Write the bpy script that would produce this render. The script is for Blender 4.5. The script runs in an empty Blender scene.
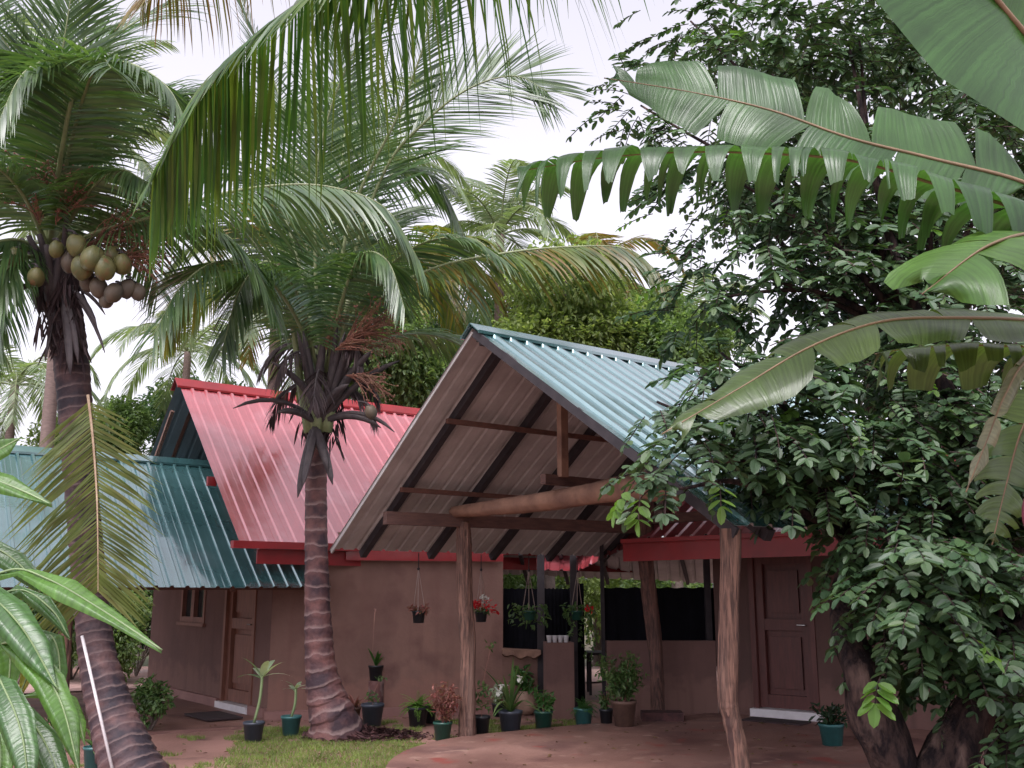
import bpy, math, random
from mathutils import Vector as V, Matrix, Quaternion
from mathutils import noise as MN
random.seed(7)
R = random.random
def U(a, b): return a + (b-a)*random.random()
scene = bpy.context.scene
COL = scene.collection
PI = math.pi
Z = V((0, 0, 1))

# ------------------------------------------------------------------ camera
PITCH = math.radians(11.8); FPX = 985.0; CAMZ = 1.6
CAMP = V((0, 0, CAMZ))
cF = V((0, math.cos(PITCH), math.sin(PITCH))); cU = V((0, -math.sin(PITCH), math.cos(PITCH))); cR = V((1, 0, 0))
def P(px, py, d):
    r = cF + cR*((px-512)/FPX) + cU*((384-py)/FPX)
    return CAMP + r*(d/r.y)
def G(px, py, z=0.0):
    r = cF + cR*((px-512)/FPX) + cU*((384-py)/FPX)
    return CAMP + r*((z-CAMZ)/r.z)
cam = bpy.data.cameras.new('camera'); cam.sensor_width = 36; cam.lens = 36*FPX/1024; cam.clip_end = 3000; cam.clip_start = .05
co = bpy.data.objects.new('camera', cam); COL.objects.link(co); co.location = CAMP; co.rotation_euler = (PI/2+PITCH, 0, 0)
scene.camera = co

# ------------------------------------------------------------------ materials
def nt(m):
    m.use_nodes = True; t = m.node_tree; t.nodes.clear(); return t, t.nodes, t.links
def ramp(n, stops):
    r = n.new('ShaderNodeValToRGB'); e = r.color_ramp.elements
    e[0].position, e[0].color = stops[0][0], (*stops[0][1], 1)
    e[1].position, e[1].color = stops[-1][0], (*stops[-1][1], 1)
    for p, c in stops[1:-1]:
        x = e.new(p); x.color = (*c, 1)
    return r
def mat(name, c1, c2=None, rough=.6, scale=6, detail=6, bump=.0, bscale=None, metal=0, spec=.5, stretch=None, extra=None, uv=False, lo=.35, hi=.65, coat=0, rvar=0, cior=1.5):
    m = bpy.data.materials.new(name); t, n, l = nt(m)
    out = n.new('ShaderNodeOutputMaterial'); b = n.new('ShaderNodeBsdfPrincipled'); l.new(b.outputs[0], out.inputs[0])
    b.inputs['Roughness'].default_value = rough; b.inputs['Metallic'].default_value = metal
    b.inputs['Specular IOR Level'].default_value = spec; b.inputs['Coat Weight'].default_value = coat; b.inputs['Coat Roughness'].default_value = .12; b.inputs['Coat IOR'].default_value = cior
    tc = n.new('ShaderNodeTexCoord'); mp = n.new('ShaderNodeMapping'); l.new(tc.outputs['UV' if uv else 'Object'], mp.inputs[0])
    if stretch: mp.inputs['Scale'].default_value = stretch
    no = n.new('ShaderNodeTexNoise'); no.inputs['Scale'].default_value = scale; no.inputs['Detail'].default_value = detail; no.inputs['Roughness'].default_value = .62
    l.new(mp.outputs[0], no.inputs['Vector'])
    if c2 is None: c2 = tuple(x*.7 for x in c1)
    r = ramp(n, [(lo, c2), (hi, c1)]); l.new(no.outputs[0], r.inputs[0])
    last = r.outputs[0]
    if extra:   # (colour, scale, threshold lo, hi)
        for (ec, es, e0, e1) in extra:
            n2 = n.new('ShaderNodeTexNoise'); n2.inputs['Scale'].default_value = es; n2.inputs['Detail'].default_value = 5; l.new(mp.outputs[0], n2.inputs['Vector'])
            r2 = ramp(n, [(e0, (0, 0, 0)), (e1, (1, 1, 1))]); l.new(n2.outputs[0], r2.inputs[0])
            mx = n.new('ShaderNodeMix'); mx.data_type = 'RGBA'; l.new(r2.outputs[0], mx.inputs[0]); l.new(last, mx.inputs[6]); mx.inputs[7].default_value = (*ec, 1); last = mx.outputs[2]
    l.new(last, b.inputs['Base Color'])
    if rvar:
        n4 = n.new('ShaderNodeTexNoise'); n4.inputs['Scale'].default_value = scale*.5; n4.inputs['Detail'].default_value = 4; l.new(mp.outputs[0], n4.inputs['Vector'])
        mr = n.new('ShaderNodeMapRange'); mr.inputs[1].default_value = .35; mr.inputs[2].default_value = .65; mr.inputs[3].default_value = max(.05, rough-rvar); mr.inputs[4].default_value = min(1, rough+rvar)
        l.new(n4.outputs[0], mr.inputs[0]); l.new(mr.outputs[0], b.inputs['Roughness'])
    if bump:
        n3 = n.new('ShaderNodeTexNoise'); n3.inputs['Scale'].default_value = bscale or scale*4; n3.inputs['Detail'].default_value = 8; l.new(mp.outputs[0], n3.inputs['Vector'])
        bp = n.new('ShaderNodeBump'); bp.inputs['Strength'].default_value = bump; bp.inputs['Distance'].default_value = .02
        l.new(n3.outputs[0], bp.inputs['Height']); l.new(bp.outputs[0], b.inputs['Normal'])
    return m
def leafmat(name, cols, rough=.4, trans=.3, spec=.5, veins=0, tcol=None):
    m = bpy.data.materials.new(name); t, n, l = nt(m)
    out = n.new('ShaderNodeOutputMaterial'); b = n.new('ShaderNodeBsdfPrincipled')
    b.inputs['Roughness'].default_value = rough; b.inputs['Specular IOR Level'].default_value = spec
    g = n.new('ShaderNodeNewGeometry')
    k = len(cols); r = ramp(n, [(i/(k-1) if k > 1 else 0, c) for i, c in enumerate(cols)]) if k > 1 else ramp(n, [(0, cols[0]), (1, cols[0])])
    l.new(g.outputs['Random Per Island'], r.inputs[0])
    tc = n.new('ShaderNodeTexCoord'); no = n.new('ShaderNodeTexNoise'); no.inputs['Scale'].default_value = 3.5; no.inputs['Detail'].default_value = 4
    l.new(tc.outputs['Object'], no.inputs[0])
    hs = n.new('ShaderNodeHueSaturation'); l.new(r.outputs[0], hs.inputs['Color'])
    mr = n.new('ShaderNodeMapRange'); mr.inputs[1].default_value = .3; mr.inputs[2].default_value = .7; mr.inputs[3].default_value = .65; mr.inputs[4].default_value = 1.3
    l.new(no.outputs[0], mr.inputs[0]); l.new(mr.outputs[0], hs.inputs['Value'])
    last = hs.outputs[0]
    if veins:
        mp = n.new('ShaderNodeMapping'); mp.inputs['Scale'].default_value = (veins, 2.0, 1); l.new(tc.outputs['UV'], mp.inputs[0])
        n2 = n.new('ShaderNodeTexNoise'); n2.inputs['Scale'].default_value = 1; n2.inputs['Detail'].default_value = 3; l.new(mp.outputs[0], n2.inputs[0])
        bp = n.new('ShaderNodeBump'); bp.inputs['Strength'].default_value = .35; bp.inputs['Distance'].default_value = .01; l.new(n2.outputs[0], bp.inputs['Height']); l.new(bp.outputs[0], b.inputs['Normal'])
        h2 = n.new('ShaderNodeHueSaturation'); l.new(last, h2.inputs['Color'])
        m2 = n.new('ShaderNodeMapRange'); m2.inputs[1].default_value = .35; m2.inputs[2].default_value = .65; m2.inputs[3].default_value = .78; m2.inputs[4].default_value = 1.2
        l.new(n2.outputs[0], m2.inputs[0]); l.new(m2.outputs[0], h2.inputs['Value']); last = h2.outputs[0]
    l.new(last, b.inputs['Base Color'])
    tr = n.new('ShaderNodeBsdfTranslucent')
    tm = n.new('ShaderNodeMix'); tm.data_type = 'RGBA'; tm.blend_type = 'MULTIPLY'; tm.inputs[0].default_value = 1
    l.new(last, tm.inputs[6]); tm.inputs[7].default_value = (*(tcol or (1.6, 1.7, .8)), 1); l.new(tm.outputs[2], tr.inputs[0])
    mx = n.new('ShaderNodeMixShader'); mx.inputs[0].default_value = trans
    l.new(b.outputs[0], mx.inputs[1]); l.new(tr.outputs[0], mx.inputs[2]); l.new(mx.outputs[0], out.inputs[0])
    return m
M = {}
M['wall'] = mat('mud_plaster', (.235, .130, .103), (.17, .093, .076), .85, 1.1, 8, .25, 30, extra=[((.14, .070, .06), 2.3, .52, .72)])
M['wall_shaded'] = mat('mud_plaster_shaded', (.115, .064, .055), (.08, .045, .04), .85, 1.3, 8, .25, 30)  # wall plaster darkened in colour to carry the shade under the roofs
def weather(m, dirt, streak):
    t = m.node_tree; n = t.nodes; l = t.links; b = [x for x in n if x.type == 'BSDF_PRINCIPLED'][0]; src = b.inputs['Base Color'].links[0].from_socket
    tc = [x for x in n if x.type == 'TEX_COORD'][0]; sp = n.new('ShaderNodeSeparateXYZ'); l.new(tc.outputs['Object'], sp.inputs[0])
    no = n.new('ShaderNodeTexNoise'); no.inputs['Scale'].default_value = 5; no.inputs['Detail'].default_value = 6; l.new(tc.outputs['Object'], no.inputs[0])
    ma = n.new('ShaderNodeMath'); ma.operation = 'MULTIPLY_ADD'; l.new(no.outputs[0], ma.inputs[0]); ma.inputs[1].default_value = -.7; l.new(sp.outputs[2], ma.inputs[2])
    r = ramp(n, [(.0, (.75, .75, .75)), (.16, (0, 0, 0))]); l.new(ma.outputs[0], r.inputs[0])
    mx = n.new('ShaderNodeMix'); mx.data_type = 'RGBA'; l.new(r.outputs[0], mx.inputs[0]); l.new(src, mx.inputs[6]); mx.inputs[7].default_value = (*dirt, 1)
    mp = n.new('ShaderNodeMapping'); mp.inputs['Scale'].default_value = (7, 7, .5); l.new(tc.outputs['Object'], mp.inputs[0])
    n2 = n.new('ShaderNodeTexNoise'); n2.inputs['Scale'].default_value = 1; n2.inputs['Detail'].default_value = 6; l.new(mp.outputs[0], n2.inputs[0])
    r2 = ramp(n, [(.50, (0, 0, 0)), (.72, (.6, .6, .6))]); l.new(n2.outputs[0], r2.inputs[0])
    m2 = n.new('ShaderNodeMix'); m2.data_type = 'RGBA'; l.new(r2.outputs[0], m2.inputs[0]); l.new(mx.outputs[2], m2.inputs[6]); m2.inputs[7].default_value = (*streak, 1)
    l.new(m2.outputs[2], b.inputs['Base Color'])
weather(M['wall'], (.27, .14, .11), (.17, .085, .07)); weather(M['wall_shaded'], (.18, .095, .08), (.09, .05, .043))
M['wall_side'] = mat('mud_plaster_brown_shaded', (.155, .084, .072), (.115, .062, .055), .85, 1.3, 8, .25, 30)  # browner plaster, with shade from the roofs also worked into its tone
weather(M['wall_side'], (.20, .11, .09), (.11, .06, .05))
M['skirt'] = mat('skirting_cement', (.30, .16, .14), (.22, .11, .10), .7, 3, 6, .2)
M['teal'] = mat('teal_sheet', (.10, .24, .245), (.06, .175, .18), .27, 1.5, 5, spec=.9, coat=1, metal=.55, cior=2.5, extra=[((.20, .26, .29), .9, .56, .8)], rvar=.07)
M['red'] = mat('red_sheet', (.46, .07, .085), (.38, .045, .055), .38, 1.3, 5, spec=.9, coat=1, metal=.3, cior=2.1, rvar=.08, extra=[((.50, .16, .18), 1.6, .5, .8)])
M['under'] = mat('sheet_underside', (.46, .44, .43), (.33, .31, .30), .5, 2, 6, metal=.1)
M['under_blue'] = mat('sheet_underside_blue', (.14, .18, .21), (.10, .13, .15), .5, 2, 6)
M['fascia'] = mat('red_fascia', (.30, .012, .016), (.20, .009, .012), .45, 2, 5, coat=.15)
M['rafter'] = mat('rafter_dark', (.035, .028, .032), (.02, .016, .02), .8, 8)
M['purlin'] = mat('purlin_brown', (.13, .055, .038), (.08, .035, .025), .8, 10)
M['beam'] = mat('sawn_beam', (.12, .062, .048), (.07, .035, .03), .8, 5, 8, .3, stretch=(1, 1, 6))
M['log'] = mat('rough_log', (.215, .115, .085), (.065, .035, .028), .85, 42, 10, 1.0, 55, stretch=(1, 1, .09), lo=.40, hi=.60, extra=[((.06, .03, .026), 26, .60, .66), ((.16, .10, .08), 5, .55, .7)])
M['log_d'] = mat('rough_log_dark', (.15, .075, .058), (.055, .03, .026), .85, 36, 10, .9, 50, stretch=(1, 1, .09), lo=.4, hi=.6)
M['logbeam'] = mat('peeled_log', (.24, .13, .085), (.12, .06, .042), .8, 4, 8, .5, 14)
M['wood'] = mat('door_wood', (.11, .03, .025), (.07, .019, .016), .5, 4, 8, .1, stretch=(6, 6, .8), coat=.1)
M['wood_l'] = mat('door_wood_light', (.22, .09, .06), (.15, .06, .04), .55, 4, 8, .1, stretch=(6, 6, .8))
M['frame'] = mat('window_frame', (.24, .11, .08), (.17, .08, .06), .6, 6)
M['glass'] = mat('dark_glass', (.04, .055, .06), (.015, .022, .025), .12, 9, spec=.9)
M['step'] = mat('white_step', (.72, .70, .72), (.6, .58, .6), .6, 6)
M['black'] = mat('black_cloth', (.006, .006, .009), (.004, .004, .006), .95, 8, spec=.1)
M['mat'] = mat('doormat', (.05, .03, .035), (.03, .02, .02), .95, 40)
M['metal'] = mat('handle_metal', (.6, .58, .55), None, .25, 5, metal=1)
M['potblack'] = mat('black_plastic', (.022, .024, .03), (.014, .016, .02), .4, 8)
M['potgrey'] = mat('charcoal_plastic', (.05, .06, .085), (.035, .045, .06), .45, 8)
M['potteal'] = mat('teal_plastic', (.04, .15, .15), (.03, .11, .11), .4, 8)
M['potgreen'] = mat('green_plastic', (.02, .085, .06), (.015, .06, .045), .4, 8)
M['potbrown'] = mat('brown_pot', (.14, .08, .06), (.09, .05, .04), .7, 8)
M['potclay'] = mat('pale_clay', (.42, .28, .21), (.30, .19, .14), .8, 8, bump=.2)
M['soil'] = mat('soil', (.06, .03, .022), (.03, .016, .012), .95, 20, bump=.5)
M['mulch'] = mat('husk_mulch', (.10, .04, .038), (.04, .018, .02), .9, 16)
M['cord'] = mat('cord', (.35, .27, .24), None, .8, 10)
M['white'] = mat('white_plastic', (.75, .75, .78), None, .4, 5)
M['rod'] = mat('pvc_rod', (.62, .58, .58), (.45, .42, .42), .5, 8)
M['stick'] = mat('cane_stick', (.30, .14, .11), (.2, .09, .07), .7, 8)
M['cane_m'] = mat('cane_pale', (.36, .19, .15), (.25, .12, .1), .6, 7)
M['flower_red'] = leafmat('red_petals', [(.55, .01, .02), (.75, .03, .04)], .5, .3, tcol=(1, 1, 1))
M['flower_white'] = leafmat('white_petals', [(.8, .8, .74), (.7, .72, .66)], .5, .3, tcol=(1, 1, 1))
M['flower_pink'] = leafmat('pink_petals', [(.6, .2, .25), (.7, .35, .35)], .5, .3, tcol=(1, 1, 1))
M['frond'] = leafmat('coconut_leaflets', [(.035, .08, .028), (.065, .125, .04), (.095, .155, .05), (.05, .105, .045)], .33, .32, .8)
M['frond_y'] = leafmat('coconut_leaflets_yellowing', [(.08, .14, .03), (.13, .18, .03), (.24, .20, .03), (.09, .13, .04)], .4, .38, .6)
M['frond_g'] = leafmat('young_leaflets', [(.10, .14, .035), (.13, .17, .045), (.16, .17, .05)], .4, .35, .6)
M['frond_v'] = leafmat('overhead_leaflets', [(.035, .10, .022), (.06, .15, .03), (.13, .19, .03), (.045, .12, .026)], .35, .48, .6)
M['frond_t'] = leafmat('coconut_leaflets_turning', [(.06, .11, .035), (.09, .14, .04), (.14, .15, .035), (.22, .14, .04)], .35, .35, .6)
M['frond_hazed'] = leafmat('coconut_leaflets_hazed', [(.15, .21, .12), (.18, .24, .13), (.21, .25, .14)], .35, .35, .7)  # haze over the distant palms put into the leaflet colour
M['frond_orange'] = leafmat('coconut_leaflets_withering', [(.22, .15, .05), (.13, .16, .05), (.25, .12, .04), (.09, .13, .05)], .5, .4, .5)
M['frond_dead'] = leafmat('dead_leaflets', [(.10, .07, .07), (.05, .035, .04), (.07, .05, .05)], .7, .1, .3, tcol=(1, 1, 1))
M['rachis'] = mat('rachis', (.22, .26, .12), (.15, .17, .08), .5, 10)
M['rachis_b'] = mat('rachis_pale_brown', (.45, .34, .22), (.30, .20, .13), .6, 10)
M['rachis_dark'] = mat('rachis_dark', (.07, .055, .055), (.04, .03, .035), .7, 10)
M['infl'] = leafmat('flower_stalk', [(.30, .13, .09), (.20, .09, .065), (.27, .16, .09)], .7, .1, tcol=(1, 1, 1))
M['coconut'] = mat('coconut_husk', (.165, .145, .05), (.085, .095, .032), .5, 7, 6, .1, 20, extra=[((.17, .09, .04), 9, .56, .66)])
M['coconut_d'] = mat('coconut_husk_dark', (.12, .09, .06), (.07, .055, .04), .6, 5)
M['banana'] = leafmat('banana_blade', [(.038, .10, .026), (.055, .13, .034)], .3, .36, .7, veins=60)
M['banana_l'] = leafmat('banana_blade_light', [(.075, .18, .035), (.10, .21, .045)], .36, .4, .6, veins=50)
M['banana_o'] = leafmat('banana_blade_olive', [(.065, .11, .03), (.08, .125, .035)], .3, .33, .7, veins=60)
M['banana_y'] = leafmat('yellow_blade', [(.32, .33, .05), (.30, .28, .05)], .45, .35, .5, veins=50)
M['banana_dry'] = leafmat('dry_blade', [(.22, .22, .15), (.16, .16, .10)], .5, .2, .5, veins=40)
M['bmid'] = mat('banana_midrib', (.26, .17, .10), (.18, .12, .07), .5, 6)
M['bmid_g'] = mat('leaf_midrib_green', (.22, .30, .14), (.16, .22, .1), .5, 6)
M['bstem'] = mat('banana_stem', (.14, .10, .05), (.07, .045, .03), .7, 5, stretch=(3, 3, .5))
M['bud'] = mat('banana_bud', (.25, .05, .09), (.15, .03, .05), .4, 5)
M['tree'] = leafmat('glossy_small_leaves', [(.028, .065, .028), (.048, .10, .038), (.065, .125, .045), (.036, .08, .036), (.09, .15, .05)], .5, .2, .65)
M['tree_young'] = leafmat('young_leaves', [(.10, .21, .04), (.14, .25, .05)], .4, .4)
M['bark'] = mat('bark_dark', (.06, .038, .034), (.015, .011, .013), .95, 16, 10, 1.0, 42, stretch=(1, 1, .35), lo=.42, hi=.6, spec=.2, extra=[((.15, .10, .085), 4, .60, .70)])
M['bg1'] = leafmat('bush_leaves', [(.09, .15, .06), (.13, .20, .08), (.17, .24, .10)], .45, .5)  # greens lightened in colour to stand for distance haze
M['bg2'] = leafmat('bush_leaves_yellow', [(.18, .24, .09), (.23, .29, .11), (.14, .20, .08)], .45, .55)  # yellow-green foliage, lightened further as painted haze
M['bg3'] = leafmat('bush_leaves_dark', [(.035, .075, .028), (.055, .11, .04)], .45, .3)
M['bark2'] = mat('bark_grey', (.17, .13, .11), (.09, .07, .06), .9, 6, bump=.5)
M['litter'] = leafmat('dry_leaves', [(.16, .09, .05), (.10, .05, .035), (.20, .14, .06), (.10, .10, .04)], .7, .1, .3)
M['fern'] = leafmat('fern_leaves', [(.13, .28, .04), (.18, .34, .06), (.10, .22, .04)], .45, .35)
M['fern_d'] = leafmat('fern_leaves_deep', [(.05, .15, .035), (.08, .20, .05)], .45, .35)
M['herb'] = leafmat('herb_leaves', [(.05, .11, .035), (.09, .17, .05), (.13, .20, .07)], .45, .3)
M['pinkleaf'] = leafmat('pink_leaves', [(.28, .09, .08), (.35, .15, .12), (.20, .08, .06), (.22, .14, .06)], .5, .3, tcol=(1.2, 1, 1))
M['varieg'] = leafmat('variegated_leaves', [(.40, .47, .33), (.16, .26, .12), (.5, .55, .42), (.10, .2, .09)], .4, .3)
M['darkleaf'] = leafmat('dark_leaves', [(.02, .05, .025), (.035, .07, .03)], .4, .2)
M['grass'] = leafmat('grass_blades', [(.12, .19, .035), (.17, .25, .05), (.22, .26, .08), (.10, .16, .04)], .6, .3)

def trunk_mat(name, c1, c2, ringc, k):
    m = mat(name, c1, c2, .75, 9, 8, .5, 25)
    t = m.node_tree; n = t.nodes; l = t.links
    b = [x for x in n if x.type == 'BSDF_PRINCIPLED'][0]
    src = b.inputs['Base Color'].links[0].from_socket
    tc = [x for x in n if x.type == 'TEX_COORD'][0]
    sep = n.new('ShaderNodeSeparateXYZ'); l.new(tc.outputs['UV'], sep.inputs[0])
    no = n.new('ShaderNodeTexNoise'); no.inputs['Scale'].default_value = 3.2; no.inputs['Detail'].default_value = 5; l.new(tc.outputs['Object'], no.inputs[0])
    ma = n.new('ShaderNodeMath'); ma.operation = 'MULTIPLY_ADD'; l.new(no.outputs[0], ma.inputs[0]); ma.inputs[1].default_value = 1.3; l.new(sep.outputs[1], ma.inputs[2])
    fr = n.new('ShaderNodeMath'); fr.operation = 'FRACT'; l.new(ma.outputs[0], fr.inputs[0])
    r = ramp(n, [(.0, (1, 1, 1)), (.10, (.5, .5, .5)), (.2, (0, 0, 0)), (.93, (0, 0, 0)), (1, (1, 1, 1))]); l.new(fr.outputs[0], r.inputs[0])
    n2 = n.new('ShaderNodeTexNoise'); n2.inputs['Scale'].default_value = 3.2; n2.inputs['Detail'].default_value = 5; l.new(tc.outputs['Object'], n2.inputs[0])
    r3 = ramp(n, [(.42, (0, 0, 0)), (.62, (1, 1, 1))]); l.new(n2.outputs[0], r3.inputs[0])
    mm = n.new('ShaderNodeMath'); mm.operation = 'MULTIPLY'; l.new(r.outputs[0], mm.inputs[0]); l.new(no.outputs[0], mm.inputs[1])
    mx0 = n.new('ShaderNodeMix'); mx0.data_type = 'RGBA'; l.new(r3.outputs[0], mx0.inputs[0]); l.new(src, mx0.inputs[6]); mx0.inputs[7].default_value = (c2[0]*.35, c2[1]*.4, c2[2]*.55, 1)
    mx = n.new('ShaderNodeMix'); mx.data_type = 'RGBA'; l.new(mm.outputs[0], mx.inputs[0]); l.new(mx0.outputs[2], mx.inputs[6]); mx.inputs[7].default_value = (*ringc, 1)
    l.new(mx.outputs[2], b.inputs['Base Color'])
    return m
M['ptrunk'] = trunk_mat('palm_trunk', (.20, .09, .08), (.11, .05, .05), (.36, .26, .24), 1)
M['ptrunk_d'] = trunk_mat('palm_trunk_dark', (.115, .058, .054), (.055, .03, .034), (.19, .13, .12), 1)
M['ptrunk_bg'] = mat('palm_trunk_far', (.20, .14, .12), (.13, .09, .08), .9, 10, stretch=(1, 1, 3))

# ------------------------------------------------------------------ mesh builder and tagging
class MB:
    def __init__(s): s.v = []; s.f = []; s.m = []; s.uv = {}
    def add(s, vs, fs, mi=0, uvs=None):
        o = len(s.v); s.v.extend(vs)
        for i, f in enumerate(fs):
            if uvs: s.uv[len(s.f)] = [uvs[j] for j in f]
            s.f.append(tuple(o+j for j in f)); s.m.append(mi)
    def hexa(s, p, mi=0):   # 8 corners: bottom 0-3, top 4-7
        s.add(p, [(0, 3, 2, 1), (4, 5, 6, 7), (0, 1, 5, 4), (1, 2, 6, 5), (2, 3, 7, 6), (3, 0, 4, 7)], mi)
    def box(s, c, sx, sy, sz, ax=V((1, 0, 0)), mi=0):
        a = V((ax.x, ax.y, 0)).normalized()*sx/2; b = V((-ax.y, ax.x, 0)).normalized()*sy/2; h = Z*sz/2; c = V(c)
        s.hexa([c-a-b-h, c+a-b-h, c+a+b-h, c-a+b-h, c-a-b+h, c+a-b+h, c+a+b+h, c-a+b+h], mi)
    def beam(s, p, q, w, h, mi=0, up=Z):
        p = V(p); q = V(q); d = (q-p).normalized(); a = d.cross(up).normalized()*w/2; b = a.cross(d).normalized()*h/2
        s.hexa([p-a-b, q-a-b, q+a-b, p+a-b, p-a+b, q-a+b, q+a+b, p+a+b], mi)
    def tube(s, pts, rad, n=8, mi=0, nz=0, seed=0, vper=1.0, cap=True, fn=None):
        pts = [V(p) for p in pts]; k = len(pts); vs = []; uvs = []; fs = []
        a = None; L = 0
        for i, p in enumerate(pts):
            T = (pts[min(i+1, k-1)]-pts[max(i-1, 0)])
            if T.length < 1e-9: T = Z.copy()
            T.normalize()
            if i: L += (pts[i]-pts[i-1]).length
            if a is None: a = T.cross(V((.3, .9, .1))).normalized()
            a = (a-T*a.dot(T)).normalized(); b = T.cross(a)
            r = rad[i] if hasattr(rad, '__len__') else rad
            for j in range(n+1):
                t = 2*PI*(j % n)/n; rr = r
                if nz: rr *= 1+nz*MN.noise(V((math.cos(t)*2+seed, math.sin(t)*2, L*3/max(.2, 1))))*1.6
                if fn: rr *= fn(L, t)
                vs.append(p+(a*math.cos(t)+b*math.sin(t))*rr); uvs.append((j/n, L*vper))
        for i in range(k-1):
            for j in range(n):
                q = i*(n+1)+j; fs.append((q, q+1, q+n+2, q+n+1))
        if cap:
            fs.append(tuple(range(n-1, -1, -1))); fs.append(tuple((k-1)*(n+1)+j for j in range(n)))
        s.add(vs, fs, mi, uvs)
    def lathe(s, c, prof, n=20, mi=0):
        vs = []; fs = []; c = V(c)
        for r, z in prof:
            for j in range(n): vs.append(c+V((r*math.cos(2*PI*j/n), r*math.sin(2*PI*j/n), z)))
        for i in range(len(prof)-1):
            for j in range(n): fs.append((i*n+j, i*n+(j+1) % n, (i+1)*n+(j+1) % n, (i+1)*n+j))
        fs.append(tuple(range(n-1, -1, -1))); fs.append(tuple((len(prof)-1)*n+j for j in range(n)))
        s.add(vs, fs, mi)
    def ball(s, c, r, sc=(1, 1, 1), n=10, mi=0, axis=None):
        c = V(c); q = Z.rotation_difference(axis) if axis is not None else Quaternion()
        vs = []; fs = []; m = n//2+1
        for i in range(m+1):
            ph = PI*i/m; 
            for j in range(n):
                t = 2*PI*j/n; vs.append(c+q @ V((r*sc[0]*math.sin(ph)*math.cos(t), r*sc[1]*math.sin(ph)*math.sin(t), r*sc[2]*math.cos(ph))))
        for i in range(m):
            for j in range(n): fs.append((i*n+j, (i+1)*n+j, (i+1)*n+(j+1) % n, i*n+(j+1) % n))
        s.add(vs, fs, mi)
    def leaf(s, p, d, nrm, L, w, mi=0, fold=.25, curl=.15):
        d = d.normalized(); a = d.cross(nrm)
        if a.length < 1e-4: a = d.cross(V((.3, .5, .8)))
        a.normalize(); n = a.cross(d)
        up = n*(w*fold)
        s.add([p, p+d*L*.3+a*w*.5+up, p+d*L*.7+a*w*.45+up*.6-n*L*curl*.5, p+d*L-n*L*curl, p+d*L*.7-a*w*.45+up*.6-n*L*curl*.5, p+d*L*.3-a*w*.5+up],
              [(0, 1, 2, 3), (0, 3, 4, 5)], mi)
    def oval(s, p, d, nrm, L, w, mi=0, fold=.15, curl=.1):
        d = d.normalized(); a = d.cross(nrm)
        if a.length < 1e-4: a = d.cross(V((.3, .5, .8)))
        a.normalize(); n = a.cross(d); up = n*(w*fold); q = d*L
        s.add([p, p+q*.16+a*w*.34+up*.7, p+q*.5+a*w*.5+up-n*L*curl*.3, p+q*.85+a*w*.33+up*.6-n*L*curl*.8, p+q-n*L*curl, p+q*.85-a*w*.33+up*.6-n*L*curl*.8, p+q*.5-a*w*.5+up-n*L*curl*.3, p+q*.16-a*w*.34+up*.7],
              [(0, 1, 2, 3, 4), (0, 4, 5, 6, 7)], mi)
    def build(s, name, mats, parent=None, smooth=False, org=None):
        me = bpy.data.meshes.new(name)
        o0 = org if org is not None else (WL[parent.name] if parent else V((0, 0, 0)))
        me.from_pydata([tuple(v-o0) for v in s.v], [], s.f)
        if not isinstance(mats, (list, tuple)): mats = [mats]
        for m in mats: me.materials.append(M[m])
        me.polygons.foreach_set('material_index', s.m)
        if s.uv:
            uvl = me.uv_layers.new(name='uv')
            for fi, u in s.uv.items():
                for k, li in enumerate(me.polygons[fi].loop_indices): uvl.data[li].uv = u[k]
        if smooth: me.polygons.foreach_set('use_smooth', [True]*len(me.polygons))
        me.update()
        o = bpy.data.objects.new(name, me); COL.objects.link(o)
        if parent:
            o.parent = parent; WL[o.name] = o0
        else:
            o.location = o0; WL[o.name] = o0
        return o
WL = {}
def tag(o, label=None, cat=None, group=None, kind=None):
    if label: o['label'] = label
    if cat: o['category'] = cat
    if group: o['group'] = group
    if kind: o['kind'] = kind
    return o
def thing(name, label, cat, loc, group=None):
    o = bpy.data.objects.new(name, None); COL.objects.link(o); o.location = loc; o.empty_display_size = .2
    WL[o.name] = V(loc); return tag(o, label, cat, group)
def cr(pts, n):
    pts = [V(p) for p in pts]; q = [pts[0]*2-pts[1]]+pts+[pts[-1]*2-pts[-2]]; out = []
    k = len(pts)-1
    for i in range(n):
        u = i/(n-1)*k; j = min(int(u), k-1); t = u-j; a, b, c, d = q[j:j+4]
        out.append(.5*((2*b)+(c-a)*t+(2*a-5*b+4*c-d)*t*t+(3*b-a-3*c+d)*t**3))
    return out
def lerp(a, b, t): return a+(b-a)*t
def rdir():
    while True:
        v = V((U(-1, 1), U(-1, 1), U(-1, 1)))
        if .05 < v.length < 1: return v.normalized()

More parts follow.
